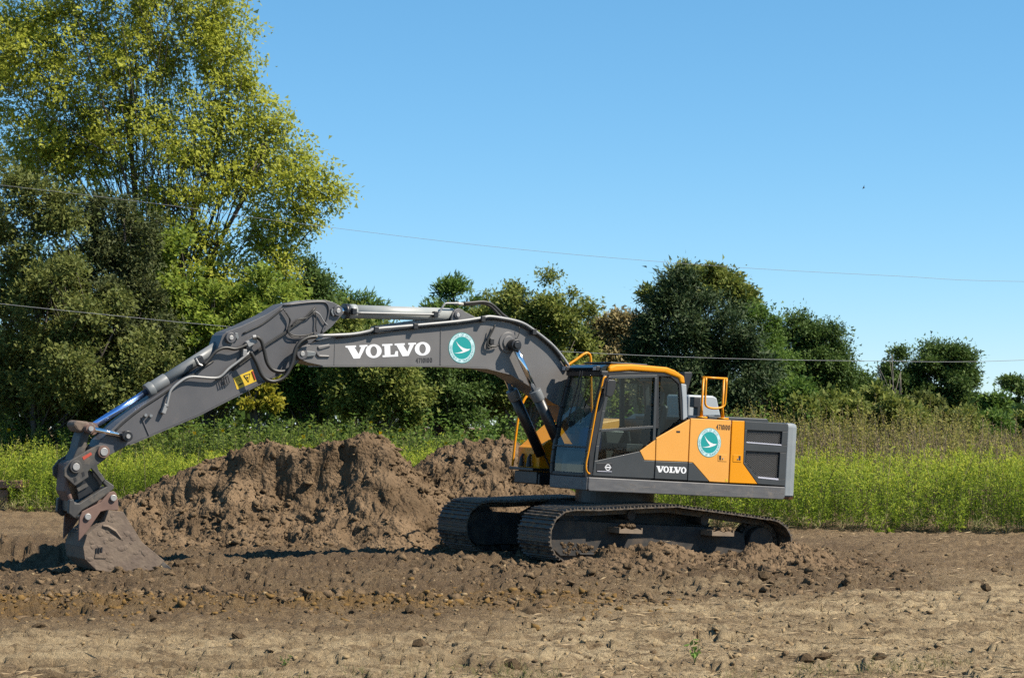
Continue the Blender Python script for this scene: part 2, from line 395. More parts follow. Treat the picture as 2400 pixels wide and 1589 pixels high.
def berm(X, Y):
    yc = np.interp(X, BXY[:, 0], BXY[:, 1]); z = np.interp(X, BXY[:, 0], BZ)
    z = z + .07 * fbm(X * 2.2, Y * 2.2, 2, 61)
    d = Y - yc
    w = np.where(d < 0, 1.9 + .5 * fbm(X * 1.2, X * 0, 2, 62), .45)
    s = np.clip(1 - np.abs(d) / w, 0, 1)
    k = sstep(0, .3, s)
    h = (z + .16) * s ** np.where(d < 0, .9, .7) - .13
    return h + k * (.05 * plates(X * 2.7, Y * 2.7, 15) + .05 * plates(X * 5, Y * 5, 16) + .028 * plates(X * 12, Y * 11, 17) + .04 * (ridged(X * 2, Y * 2, 3, 63) - .6) + .02 * fbm(X * 9, Y * 9, 3, 64))
heap('dirt_pile', -.3, 5.9, 27.8, 33.2, 250, 210, berm, 'low ridge of loose tan soil pushed up along the near track')

# ================================================================== EXCAVATOR
XC, YC, PSI, PIT, ROL = 1.56, 33.46, .557, .049, -.021
MR = (Matrix.Rotation(pi + PSI, 3, 'Z') @ Matrix.Rotation(-PIT, 3, 'Y') @ Matrix.Rotation(ROL, 3, 'X'))
MRn = np.array(MR); ON = np.array([XC, YC, 0.]); CN = np.array([0, 0, CAM_Z])
def U(px, py, v):
    """point (u, w) of the machine's own plane y = v seen at that pixel"""
    d = np.array([(px - 1200) / F_PX, 1, (HOR - py) / F_PX]); c = MRn.T @ (CN - ON); dl = MRn.T @ d
    p = c + (v - c[1]) / dl[1] * dl; return (float(p[0]), float(p[2]))
def U3(px, py, v):
    u, w = U(px, py, v); return (u, v, w)
def UP(P, v): return [U(x, y, v) for x, y in P]
ex = empty('excavator', (XC, YC, 0)); ex.rotation_euler = MR.to_euler()
tag(ex, 'yellow and dark grey crawler excavator with its arm stretched out to the left', 'excavator')

M_GREY = mat('boom_grey_paint', (.140, .135, .136), (.163, .157, .156), 2.5, rough=.44, dirt=.32, dirtc=(.185, .168, .155), bump=.05, bscale=7, dscale=2)
M_ARM = mat('arm_shade_grey', (.082, .082, .090), (.105, .102, .108), 2.5, rough=.45, dirt=.28, dirtc=(.17, .14, .12), bump=.03, bscale=9)  # boom's paint again, darkened: the arm's shading put into the colour
M_DGREY = mat('dark_grey_panel', (.036, .040, .044), (.046, .050, .054), 3, rough=.45, dirt=.12, dirtc=(.15, .14, .13))
M_BEAM = mat('scuffed_beam_grey', (.090, .090, .096), (.125, .122, .125), 5, rough=.5, dirt=.42, dirtc=(.21, .17, .13), dscale=4, stretch=(1, 1, 4))
M_YEL = mat('faded_yellow_paint', (.78, .365, .075), (.74, .345, .068), 1.5, rough=.42, dirt=.22, dirtc=(.66, .33, .11), spec=.35, dscale=1.6)
M_ORG = mat('deep_yellow_paint', (.78, .305, .004), (.72, .28, .004), 1.5, rough=.4, dirt=.06, dirtc=(.5, .24, .06), spec=.3)
M_BLK = mat('black_plastic', (.012, .012, .014), (.02, .02, .022), 8, rough=.5, dirt=.15, dirtc=(.07, .06, .05))
M_BLKS = mat('black_steel', (.012, .013, .016), (.02, .02, .024), 8, rough=.4, dirt=.25, dirtc=(.10, .075, .055))
M_CW = mat('counterweight_paint', (.20, .225, .245), (.27, .29, .305), 3, rough=.5, dirt=.3, dirtc=(.30, .29, .28), bump=.06, bscale=14)
M_RUSTP = mat('rusty_edge', (.28, .09, .03), (.17, .08, .045), 9, rough=.85)
M_PANEL = mat('light_grey_cover', (.33, .36, .39), (.38, .41, .43), 2, rough=.45)
M_CHROME = mat('chrome_rod', (.82, .82, .84), rough=.09, metal=1.)
M_PIPE = mat('grey_pipe', (.24, .245, .25), (.30, .30, .30), 6, rough=.4, dirt=.15, dirtc=(.16, .13, .1))
M_CYL = mat('cylinder_grey', (.14, .155, .165), (.18, .19, .20), 4, rough=.45, dirt=.25, dirtc=(.18, .15, .12))
M_CYLL = mat('pale_cylinder_grey', (.30, .32, .32), (.36, .37, .36), 4, rough=.42, dirt=.12, dirtc=(.25, .22, .18))
M_HOSE = mat('hose_rubber', (.014, .014, .014), (.028, .026, .023), 12, rough=.5, dirt=.12, dirtc=(.09, .07, .05))
M_FIT = mat('hose_fitting', (.45, .40, .30), (.55, .52, .45), 12, rough=.4, metal=.5)
M_TRK = mat('track_steel', (.022, .021, .022), (.045, .040, .036), 7, rough=.5, dirt=.72, dirtc=(.20, .145, .092), dscale=6)
M_TRKF = mat('track_frame_steel', (.018, .017, .017), (.035, .031, .028), 5, rough=.75, dirt=.6, dirtc=(.12, .084, .056), dscale=3)
M_BKT = mat('soil_caked_bucket', (.15, .11, .085), (.20, .15, .11), 5, rough=.88, dirt=.4, dirtc=(.105, .07, .048), bump=.5, bscale=16, dscale=4)
M_EAR = mat('rusty_brown_plate', (.145, .085, .068), (.19, .115, .09), 6, rough=.75, dirt=.25, dirtc=(.2, .15, .12))
M_CPL = mat('worn_coupler_steel', (.035, .035, .037), (.085, .078, .070), 6, rough=.6, dirt=.45, dirtc=(.19, .15, .115), dscale=4)
M_PIN = mat('pin_steel', (.33, .32, .31), (.42, .40, .38), 14, rough=.45, metal=.6)
M_WHITE = mat('white_decal', (.80, .81, .84), rough=.5)
M_TEAL = mat('teal_decal', (.004, .30, .30), rough=.45)
M_RING = mat('pale_ring_decal', (.55, .75, .78), rough=.5)
M_RTXT = mat('ring_text', (.13, .34, .38), rough=.5)
M_BTXT = mat('black_decal', (.02, .02, .022), rough=.5)
M_WARN = mat('yellow_warning_decal', (.75, .50, .02), (.62, .42, .03), 8, rough=.5)
M_RED = mat('red_decal', (.45, .06, .03), rough=.6)
M_GLASS = glassmat('cab_glass', (.66, .76, .74), .6)
M_GLASSW = glassmat('windshield_glass', (.50, .60, .64), .8)
M_LAMP = mat('lamp_lens', (.5, .52, .55), rough=.2)
M_BLUE = mat('blue_seat_cover', (.02, .06, .20), (.03, .08, .24), 5, rough=.8)
M_GRILLE = mat('grille_wire', (.09, .085, .08), rough=.6)
M_SILVER = mat('bright_trim', (.62, .60, .68), rough=.3, metal=.5)

def blob(mb_, c, r, sq=(1, 1, 1), n=0):
    t = (1 + 5 ** .5) / 2
    Vv = [(-1, t, 0), (1, t, 0), (-1, -t, 0), (1, -t, 0), (0, -1, t), (0, 1, t), (0, -1, -t), (0, 1, -t), (t, 0, -1), (t, 0, 1), (-t, 0, -1), (-t, 0, 1)]
    Ff = [(0, 11, 5), (0, 5, 1), (0, 1, 7), (0, 7, 10), (0, 10, 11), (1, 5, 9), (5, 11, 4), (11, 10, 2), (10, 7, 6), (7, 1, 8), (3, 9, 4), (3, 4, 2), (3, 2, 6), (3, 6, 8), (3, 8, 9), (4, 9, 5), (2, 4, 11), (6, 2, 10), (8, 6, 7), (9, 8, 1)]
    mb_.add([(c[0] + x / 1.9 * r * sq[0] * random.uniform(.65, 1.2), c[1] + y / 1.9 * r * sq[1] * random.uniform(.65, 1.2), c[2] + z / 1.9 * r * sq[2] * random.uniform(.65, 1.2)) for x, y, z in Vv], Ff)
# ---- lettering -----------------------------------------------------------
_gl = {}
def glyph(ch):
    if ch not in _gl:
        cu = bpy.data.curves.new('g', 'FONT'); cu.body = ch; cu.size = 1.0; cu.resolution_u = 3
        o = bpy.data.objects.new('g', cu); COL.objects.link(o)
        bpy.context.view_layer.update()
        me = o.evaluated_get(bpy.context.evaluated_depsgraph_get()).to_mesh()
        v = [(p.co.x, p.co.y) for p in me.vertices]; f = [tuple(p.vertices) for p in me.polygons]
        bpy.data.objects.remove(o)
        x = [a for a, _ in v] or [0, .3]
        _gl[ch] = ([(a - min(x), b) for a, b in v], f, max(x) - min(x))
    return _gl[ch]
class Flat:
    """flat print on a machine side plane: x to the rear, y up"""
    def __init__(s, org, ex_, v, s_=1.0):
        s.o = np.array(org); e = np.array(ex_) - s.o; s.e = e / np.linalg.norm(e); s.n = np.array([-s.e[1], s.e[0]]) * (1 if True else 1)
        if s.n[1] < 0: s.n = -s.n
        s.v = v; s.s = s_; s.mb = MB()
    def poly(s, P, faces=None, dv=0.):
        V = []
        for x, y in P:
            q = s.o + (s.e * x + s.n * y) * s.s; V.append((q[0], s.v + dv, q[1]))
        s.mb.add(V, faces or [tuple(range(len(P)))]); return s
    def ring(s, cx, cy_, rx0, ry0, rx1, ry1, n=40):
        P = [(cx + rx0 * cos(2 * pi * i / n), cy_ + ry0 * sin(2 * pi * i / n)) for i in range(n)] + [(cx + rx1 * cos(2 * pi * i / n), cy_ + ry1 * sin(2 * pi * i / n)) for i in range(n)]
        return s.poly(P, [(i, (i + 1) % n, n + (i + 1) % n, n + i) for i in range(n)])
    def text(s, t, h, wfac=1., x=0., y=0., gap=.12, bold=0., fit=None):
        k = h / .72
        if fit: wfac = fit / (sum(glyph(c)[2] * k + gap * h for c in t) - gap * h)
        for ch in t:
            if ch == ' ': x += .35 * h * wfac; continue
            v, f, w = glyph(ch)
            for dx in ([0, bold] if bold else [0]):
                s.poly([(x + a * k * wfac + dx, y + b * k) for a, b in v], f, dv=dx * .1)
            x += w * k * wfac + gap * h * wfac
        return x
    def build(s, name, m, parent):
        return s.mb.build(name, m, parent)
VV = [(0, 1), (.74, 1), (.74, .86), (.63, .86), (.90, .33), (1.10, .86), (.98, .86), (.98, 1), (1.55, 1), (1.55, .86), (1.41, .86), (.97, 0), (.53, 0), (.13, .86), (0, .86)]
LL = [(0, 1), (.75, 1), (.75, .86), (.58, .86), (.58, .15), (.86, .15), (.95, .42), (1.12, .42), (1.12, 0), (0, 0), (0, .14), (.16, .14), (.16, .86), (0, .86)]
def volvo(org, ex_, v, height, width, parent, name):
    f = Flat(org, ex_, v, 1.0); sx = width / 6.06; sy = height
    def P(Q, x): return [((a + x) * sx, b * sy) for a, b in Q]
    # V as convex pieces
    def vee(x):
        for Q in ([(0, 1), (.74, 1), (.74, .86), (0, .86)], [(.98, 1), (1.55, 1), (1.55, .86), (.98, .86)], [(.13, .86), (.63, .86), (.90, .33), (.97, 0), (.53, 0)], [(.90, .33), (1.10, .86), (1.41, .86), (.97, 0)]):
            f.poly(P(Q, x))
    vee(0); vee(3.48)
    for Q in ([(0, 1), (.75, 1), (.75, .86), (0, .86)], [(.16, .86), (.58, .86), (.58, .15), (.16, .15)], [(0, .15), (1.12, .15), (1.12, 0), (0, 0)], [(.86, .15), (.95, .42), (1.12, .42), (1.12, .15)]):
        f.poly(P(Q, 2.58))
    for x in (1.40, 4.92):
        f.ring((x + .57) * sx, .5 * sy, .57 * sx, .53 * sy, .235 * sx, .37 * sy)
    return f.build(name, M_WHITE, parent)
def seal(c_px, v, rad, parent, tilt_px):
    o = U(*c_px, v); e = U(*tilt_px, v)
    d = Flat(o, e, v, rad); n = 64
    d.poly([(cos(2 * pi * i / n), sin(2 * pi * i / n)) for i in range(n)]); em = d.build('round_emblem', M_TEAL, parent)
    em['label'] = 'round teal and white state transportation department emblem'
    d = Flat(o, e, v + .0015, rad); d.ring(0, 0, .965, .965, .735, .735, 64); d.build('emblem_ring', M_RING, parent)
    B = [(440, 315), (500, 400), (560, 460), (640, 510), (720, 535), (810, 535), (760, 575), (700, 600), (600, 635), (500, 645), (390, 635), (480, 628), (560, 610), (620, 585), (560, 520), (500, 440)]
    Q = [((x - 595) / 335, (505 - y) / 400) for x, y in B]
    d = Flat(o, e, v + .002, rad)
    d.poly(Q, [(0, 1, 15), (1, 2, 14, 15), (2, 3, 13, 14), (3, 4, 7, 13), (4, 5, 6, 7), (13, 7, 8, 12), (12, 8, 9, 11), (11, 9, 10)]); d.build('emblem_bird', M_WHITE, parent)
    d = Flat(o, e, v + .003, rad)
    def arc(txt, a0, a1, flip):
        for i, ch in enumerate(txt):
            if ch == ' ': continue
            a = radians(a0 + (a1 - a0) * i / (len(txt) - 1)); g, fc, w = glyph(ch); k = .155 / .72
            up = np.array([cos(a), sin(a)]) * (-1 if flip else 1); rt = np.array([up[1], -up[0]]); b0 = np.array([cos(a), sin(a)]) * (.925 if flip else .775)
            d.poly([tuple(b0 + rt * ((x - w / 2) * k * .95) + up * (y * k)) for x, y in g], fc)
    arc('STATE OF OHIO', 138, 42, False); arc('DEPARTMENT OF TRANSPORTATION', 172, 372, True)
    d.build('emblem_text', M_RTXT, parent)

# ---- undercarriage ---------------------------------------------------------
SH_W, PITCH = .88, .19
def track_path():
    top = [(-2.09, .70), (-1.89, .745), (-1.11, .815), (-.03, .90), (.6, .865), (1.35, .81), (1.80, .80)]
    P = []
    for a in np.linspace(90, -90, 10): P.append((1.80 + .43 * cos(radians(a)), .40 + .40 * sin(radians(a))))
    P += [(.9, 0), (0, 0), (-.9, 0)]
    for a in np.linspace(-90, -243, 10): P.append((-1.85 + .42 * cos(radians(a)), .37 + .37 * sin(radians(a))))
    P += top[1:]
    P = np.array(P + [P[0]]); seg = np.linalg.norm(np.diff(P, axis=0), axis=1); s = np.concatenate([[0], np.cumsum(seg)])
    return P, s
TP, TS = track_path()
NSH = int(round(TS[-1] / PITCH))
def tp(d):
    d = d % TS[-1]; return np.array([np.interp(d, TS, TP[:, 0]), np.interp(d, TS, TP[:, 1])])
mb = MB(); mb.box((0, 0, -.010), (PITCH * .97, SH_W, .018))
for gx in (-.070, 0, .072): mb.add(*(lambda b: (b.V, b.F))(MB().prism([(gx - .014, -.002), (gx + .014, -.002), (gx + .007, .026), (gx - .007, .026)], -SH_W / 2, SH_W / 2)))
shoe_src = mb.build('track_shoe', M_TRK, None); shoe_me = shoe_src.data; bpy.data.objects.remove(shoe_src)
for side in (1, -1):
    vc = 1.195 * side
    ch = MB(); link = []
    for i in range(NSH * 2):
        p = tp(i * TS[-1] / (NSH * 2)); q = tp((i + .98) * TS[-1] / (NSH * 2)); t = (q - p) / np.linalg.norm(q - p); n = np.array([t[1], -t[0]])  # inward
        for sv in (-.10, .10):
            a, b = p + n * .03, q + n * .03; c, d = q + n * .11, p + n * .11
            ch.prism([tuple(a), tuple(b), tuple(c), tuple(d)], vc + sv - .02, vc + sv + .02)
    tr = ch.build('track', M_TRK, ex)
    if side == 1: tr['label'] = 'mud-caked near crawler track'
    for i in range(NSH):
        d0 = (i + .5) * TS[-1] / NSH; p = tp(d0); q = tp(d0 + .05); r = tp(d0 - .05); t = (q - r) / np.linalg.norm(q - r)
        so = mk('track_shoe', shoe_me, tr)
        so.location = (p[0], vc + random.uniform(-.004, .004), p[1]); so.rotation_euler = (random.uniform(-.01, .01), -math.atan2(t[1], t[0]) , 0)
        # outward must be +z: path runs front-top -> bottom -> rear -> top, so outward = left normal
        nn = np.array([-t[1], t[0]])
        ang = math.atan2(t[0] * 0 + t[1], t[0])
        so.rotation_euler = (0, -ang, random.uniform(-.006, .006))
    # side frame
    f = MB()
    f.prism([(1.62, .13), (1.75, .34), (1.72, .56), (1.45, .62), (.5, .60), (-1.2, .58), (-1.55, .50), (-1.62, .22), (-1.45, .13)], vc - .24, vc + .14)
    f.prism([(-1.5, .125), (-1.5, .15), (1.55, .15), (1.55, .125)], vc - .26, vc + .22)
    fr = f.build('track_frame', M_TRKF, ex, bevel=.012)
    g = MB(); g.prism([(1.42, .10), (1.42, .62), (1.90, .63), (2.05, .52), (2.09, .38), (2.02, .22), (1.86, .10)], vc + .08, vc + .17); g.build('idler_guard', M_TRKF, fr, bevel=.01)
    g = MB(); g.cyl((1.80, vc - .18, .40), (1.80, vc + .10, .40), .335, 28); g.build('idler_wheel', M_TRKF, fr)
    g = MB(); g.cyl((-1.86, vc - .15, .37), (-1.86, vc + .06, .37), .31, 28)
    for k in range(21):
        a = 2 * pi * k / 21; g.box((-1.86 + .33 * cos(a), vc, .37 + .33 * sin(a)), (.06, .07, .05), Matrix.Rotation(-a, 3, 'Y'))
    g.build('sprocket', M_TRKF, fr)
    g = MB(); g.cyl((-1.86, vc + .05, .37), (-1.86, vc + .20, .37), .245, 28); g.build('drive_hub', M_TRKF, fr, bevel=.02)
    for u in (-.75, .62):
        g = MB(); g.cyl((u, vc - .16, .66 + (.07 if u > 0 else .03)), (u, vc + .17, .66 + (.07 if u > 0 else .03)), .075, 16); g.build('carrier_roller', M_TRKF, fr)
    for u in np.linspace(-1.35, 1.35, 8):
        g = MB(); g.cyl((u, vc - .2, .10), (u, vc + .2, .10), .085, 14); g.build('track_roller', M_TRKF, fr)
    if side == 1:
        for u in (.80, -.92):
            g = MB(); z0 = .50
            g.prism([(u - .21, z0 - .03), (u - .21, z0 + .055), (u - .19, z0 + .055), (u - .19, z0 + .02), (u - .12, z0 + .045), (u - .02, z0 + .025), (u + .08, z0 + .045), (u + .19, z0 + .02), (u + .19, z0 + .055), (u + .21, z0 + .055), (u + .21, z0 - .03)], vc + .40, vc + .43)
            g.prism([(u - .21, z0 - .03), (u - .21, z0), (u + .21, z0), (u + .21, z0 - .03)], vc + .13, vc + .40)
            g.prism([(u + .19, z0), (u + .19, z0 + .055), (u + .21, z0 + .055), (u + .21, z0)], vc + .13, vc + .40)
            g.build('step', mat('dusty_step', (.20, .15, .105), (.26, .19, .13), 8, rough=.9), fr)
b = MB(); b.prism([(1.0, .42), (1.15, .62), (.7, .86), (-.7, .86), (-1.15, .62), (-1.0, .42)], -1.0, 1.0); b.build('centre_frame', M_TRKF, ex, bevel=.02)
b = MB(); b.cyl((0, 0, .84), (0, 0, 1.07), .62, 40); b.build('swing_ring', M_BLKS, ex)

# ---- house ----------------------------------------------------------------
b = MB(); b.box2((1.36, .28, 1.075), (-2.36, 1.24, 1.26)); b.box2((1.1, -1.24, 1.09), (-2.36, -.5, 1.26)); b.box2((.75, -.52, 1.06), (-2.3, .30, 1.255))
b.build('deck_frame', M_BLKS, ex, bevel=.01)
b = MB(); b.prism([(1.36, 1.068), (1.375, 1.10), (1.375, 1.272), (-2.365, 1.252), (-2.365, 1.085), (-2.33, 1.055), (-.3, 1.062)], 1.20, 1.285); b.prism([(1.375, 1.075), (1.375, 1.27), (1.40, 1.27), (1.40, 1.075)], .26, 1.27)
bm_ = b.build('side_beam', M_BEAM, ex, bevel=.012)
sc_ = MB()
for i in range(16):
    u = random.uniform(-2.2, .9); w = random.uniform(1.10, 1.22); l = random.uniform(.06, .3); a = random.uniform(-.35, .35); t = random.uniform(.0012, .0035)
    sc_.add([(u, 1.2865, w - t), (u - l, 1.2865, w + l * a - t * .3), (u - l, 1.2865, w + l * a + t * .3), (u, 1.2865, w + t)], [(0, 1, 2, 3)])
sc_.build('scratch_marks', mat('bare_scratch', (.27, .23, .19), (.18, .15, .13), 20, rough=.6), bm_)['kind'] = 'stuff'
# body core
b = MB(); b.box2((-.46, -1.22, 1.262), (-2.36, 1.185, 2.215)); b.box2((.24, -1.22, 1.262), (-.46, -.30, 2.0)); b.build('engine_housing', M_DGREY, ex, bevel=.02)
V_P = 1.235
def panel(name, px, m, parent=ex, v0=V_P, th=.03, bevel=.008):
    return MB().prism(UP(px, v0 + th), v0, v0 + th).build(name, m, parent, bevel=bevel)
# rear cab-side panel: yellow upper with grey lower
panel('side_panel', [(1538.5, 1026.5), (1610, 986), (1617, 982), (1612.5, 1082.3), (1537, 1079.5)], M_YEL)
panel('lower_side_panel', [(1537, 1080.2), (1612.5, 1083), (1610.5, 1125.5), (1534.5, 1122)], M_DGREY)
ed = panel('engine_door', [(1619, 981), (1619.5, 980.2), (1714, 985), (1713, 1000), (1707, 1131), (1663, 1128.5), (1624, 1083.8), (1614.5, 1083.2)], M_YEL)
panel('engine_door_foot', [(1614.3, 1084), (1623.3, 1084.4), (1661.8, 1128.4), (1612.2, 1126.2)], M_DGREY, ed)
cd = panel('cooler_door', [(1716.5, 985.2), (1745.5, 986.7), (1742, 1087), (1775.5, 1134), (1709.5, 1131.2)], M_ORG)
# grille panel with two recessed openings: built as frame bars around the holes
VP2 = V_P + .03
gp = MB()
def gq(P): gp.prism(UP(P, VP2), V_P, VP2)
gq([(1746.5, 987), (1847, 993.5), (1846.5, 1011.5), (1746, 1007)])
gq([(1746, 1007.4), (1751.5, 1007.7), (1749.5, 1035.5), (1744.5, 1035.5)])
gq([(1834, 1011.4), (1846.4, 1012), (1844.5, 1043.5), (1831.7, 1043)])
gq([(1744.4, 1036), (1749.4, 1036), (1831.6, 1043.4), (1844.4, 1044), (1843.7, 1060.5), (1828.6, 1060.2), (1748.3, 1056.4), (1743.5, 1056)])
gq([(1743.4, 1056.4), (1748.2, 1056.8), (1746.5, 1083.5), (1742.6, 1086)])
gq([(1828.6, 1060.7), (1843.6, 1061), (1841, 1122.5), (1825, 1122.8)])
gq([(1742.7, 1086.4), (1746.7, 1084), (1774.6, 1117.5), (1825, 1123.2), (1841, 1123), (1840.3, 1138.5), (1776.5, 1134)])
gpo = gp.build('grille_panel', M_DGREY, ex, bevel=.004)
for nm, P in (('grille', [(1750, 1008), (1833.5, 1012), (1831.7, 1043), (1748, 1036)]), ('grille', [(1747, 1057), (1828.6, 1060.5), (1825, 1123), (1774, 1118), (1745, 1084)])):
    Q = UP(P, V_P - .005); us = [q[0] for q in Q]; ws = [q[1] for q in Q]
    MB().prism(Q, V_P - .03, V_P - .012).build('grille_backing', M_BLK, gpo)
    poly = [Vector((a, c_)) for a, c_ in Q]
    def inside(x, y):
        c = False
        for i in range(len(Q)):
            (x1, y1), (x2, y2) = Q[i], Q[i - 1]
            if (y1 > y) != (y2 > y) and x < (x2 - x1) * (y - y1) / (y2 - y1) + x1: c = not c
        return c
    g = MB(); pu, pw = .050, .030
    for r in range(int((max(ws) - min(ws)) / pw) + 2):
        for k in range(int((max(us) - min(us)) / pu * 2) + 2):
            u0 = min(us) + k * pu / 2; w0 = min(ws) + r * pw
            za = (k % 2) * pw * .9 ; zb = ((k + 1) % 2) * pw * .9
            if inside(u0, w0 + za) and inside(u0 + pu / 2, w0 + zb):
                t = .0045; g.add([(u0, V_P + .004, w0 + za - t), (u0 + pu / 2, V_P + .004, w0 + zb - t), (u0 + pu / 2, V_P + .004, w0 + zb + t), (u0, V_P + .004, w0 + za + t)], [(0, 1, 2, 3)])
    g.build('grille', M_GRILLE, gpo)
for P in ([(1749.6, 1035), (1831.5, 1041.5), (1831.5, 1044), (1749.6, 1037.5)], [(1776, 1116.5), (1824.5, 1121), (1824.3, 1125), (1777, 1120)]):
    MB().prism(UP(P, VP2 + .004), V_P - .005, VP2 + .004).build('grille_sill', M_SILVER, gpo)
# latches
for nm, P, par in (('latch', [(1683.5, 1064.5), (1704, 1065.5), (1703.5, 1081.5), (1683, 1080.5)], ed), ('latch', [(1718.5, 1065.5), (1738.5, 1066.5), (1737.5, 1083), (1718, 1082)], cd)):
    l = MB().prism(UP(P, VP2 + .006), VP2 - .002, VP2 + .006).build(nm, M_YEL if par is ed else M_ORG, par, bevel=.003)
    x0 = P[0][0] + (2.5 if par is ed else 13); y0 = P[0][1] + 2.5
    MB().prism(UP([(x0, y0), (x0 + 4.5, y0 + .2), (x0 + 4.2, y0 + 11), (x0 - .2, y0 + 10.6)], VP2 + .0085), VP2, VP2 + .0085).build('latch_recess', M_BLK, par)
    kx, ky = U(P[0][0] + 10, P[0][1] + 10, VP2)
    MB().cyl((kx, VP2, ky), (kx, VP2 + .016, ky), .011, 10).build('lock', M_PIN, par)
f = Flat(U(1678.5, 1006.5, VP2 + .003), U(1713, 1008.2, VP2 + .003), VP2 + .003); f.text('4710100', .084, gap=.26, bold=.004, fit=.265); f.build('fleet_number', M_BTXT, ed)
seal((1662.5, 1037), VP2 + .003, .226, ed, (1700, 1039))
MB().prism(UP([(1700, 1122), (1706, 1122.4), (1705.7, 1128.5), (1699.7, 1128)], VP2 + .003), VP2, VP2 + .003).build('small_sticker', M_WARN, ed)
volvo(U(1538, 1106, VP2 + .003), U(1609, 1109.5, VP2 + .003), VP2 + .003, .094, .565, ex, 'maker_lettering')
# counterweight
def cw_foot(k=0.):
    R = [(-2.372, 1.268 - k), (-2.48, 1.262 - k), (-2.59, 1.215 - k), (-2.68, 1.10 - k), (-2.77, .80), (-2.84, .45), (-2.86, 0)]
    return R + [(u, -v) for u, v in R[-2::-1]]
lev = [(1.06, .05), (1.12, .0), (1.9, .0), (2.20, .0), (2.245, .015), (2.262, .06)]
V = []; Fc = []; n = len(cw_foot())
for w, k in lev:
    V += [(u + (k * .8 if u < -2.4 else 0), v * (1 - k * .6), w) for u, v in cw_foot()]
for i in range(len(lev) - 1):
    for j in range(n): Fc.append((i * n + j, i * n + (j + 1) % n, (i + 1) * n + (j + 1) % n, (i + 1) * n + j))
Fc += [tuple(range(n)), tuple(range((len(lev) - 1) * n, len(lev) * n))]
b = MB(); b.add(V, Fc); cwt = b.build('counterweight', M_CW, ex, bevel=.015)
g = MB()
for i in range(1, 5):
    (u0, v0), (u1, v1) = cw_foot()[i - 1], cw_foot()[i]
    g.add([(u0 - .006, v0 + .004 - .03, 1.058), (u1 - .006, v1 + .004 - .03, 1.058), (u1 - .004, v1 + .004, 1.10), (u0 - .004, v0 + .004, 1.10)], [(0, 1, 2, 3)])
g.build('rusty_rim', M_RUSTP, cwt)
# hood on top
b = MB(); b.prism([(-.80, 2.215), (-.95, 2.30), (-2.20, 2.315), (-2.28, 2.215)], -.95, .95); b.cyl((-1.75, .3, 2.31), (-1.75, .3, 2.335), .09, 16); b.build('engine_hood', M_DGREY, ex, bevel=.015)
b = MB(); b.box2((-.46, -.2, 2.21), (-.85, 1.2, 2.25)); b.build('walkway_plate', M_BLKS, ex)
PW = [(1612, 978), (1612, 928), (1616, 925), (1672, 927.5), (1681, 932), (1690, 976)]
b = MB(); b.prism(UP(PW, -.55), -1.15, -.55); b.build('air_intake_cover', M_PANEL, ex, bevel=.03)
b = MB(); b.prism(UP([(1627, 930), (1643, 931), (1642, 954), (1640, 978), (1634, 978), (1635, 955), (1626, 954)], -.3), -.42, -.3); b.build('exhaust_stub', M_BLK, ex, bevel=.01)
b = MB(); b.prism(UP([(1604, 872), (1622, 872), (1623, 878), (1609, 926), (1603, 926)], .35), .22, .35); b.build('rear_camera_mount', M_BLK, ex, bevel=.01)
# guard rail gate
def tube_px(P, v, r, name, m, parent, n=8, smooth=4, dv=None):
    Q = [U3(x, y, v if dv is None else v + dv[i]) for i, (x, y) in enumerate(P)]
    if smooth: Q = smoothpath(Q, smooth)
    return MB().tube(Q, r, n).build(name, m, parent, smooth=True)
gr = MB()
gr.tube([U3(1643.5, 978, 1.12), U3(1644.5, 950, 1.12), U3(1649, 886, 1.12)], [.032, .018, .018], 8)
gr.tube([U3(1693.5, 981, 1.12), U3(1693, 955, 1.12), U3(1697, 888, 1.12)], [.032, .018, .018], 8)
gr.tube([U3(1646, 884.5, 1.12), U3(1704, 887.5, 1.12)], .018, 8)
gr.box((U3(1644, 978, 1.12)), (.15, .10, .03)); gr.box((U3(1694, 981, 1.12)), (.15, .10, .03))
go = gr.build('guard_rail', M_ORG, ex, smooth=True)
tube_px([(1655, 885), (1653, 930), (1653.5, 948), (1662, 955.5), (1680, 957), (1695, 952.5), (1699.5, 940), (1703, 888)], 1.20, .017, 'rail_loop', M_ORG, go, smooth=5)
# right side: tool box, tank, platform, hand rail
tb = MB(); tb.prism([(1.07, 1.37), (1.075, 1.66), (1.02, 1.70), (.60, 2.05), (.25, 2.07), (.25, 1.28), (1.05, 1.28)], -1.21, -.58)
tbo = tb.build('tool_box', M_ORG, ex, bevel=.015)
b = MB(); b.box2((1.072, -1.10, 1.42), (1.085, -.72, 1.62)); b.build('tool_box_door', M_ORG, tbo, bevel=.004)
for v in (-1.0, -.78):
    b = MB(); b.tube([(1.13, v, 1.36), (1.13, v, 1.50), (1.105, v, 1.56)], [.045, .03, .018], 10); b.build('grease_gun', M_BLK, tbo)
b = MB(); b.box2((1.20, -1.26, 1.30), (.6, -.55, 1.345)); b.box2((1.12, -1.2, 1.10), (.5, -.55, 1.29)); b.build('step_platform', M_BLKS, ex, bevel=.008)
b = MB(); b.prism([(.25, 1.27), (.25, 2.07), (-.46, 2.20), (-.46, 1.27)], -1.23, -.55); b.build('fuel_tank', M_YEL, ex, bevel=.02)
P = [U3(1201, 1092, -1.18), U3(1209, 1019, -1.18), U3(1218, 966, -1.18), U3(1238, 924, -1.18), U3(1300, 877, -1.18), U3(1350, 843, -1.18), U3(1368, 830, -1.18), U3(1378, 828, -1.18), U3(1384, 838, -1.18), U3(1385, 880, -1.18), U3(1388, 990, -1.18)]
MB().tube(smoothpath(P, 4), .021, 8).build('hand_rail', M_ORG, ex, smooth=True)
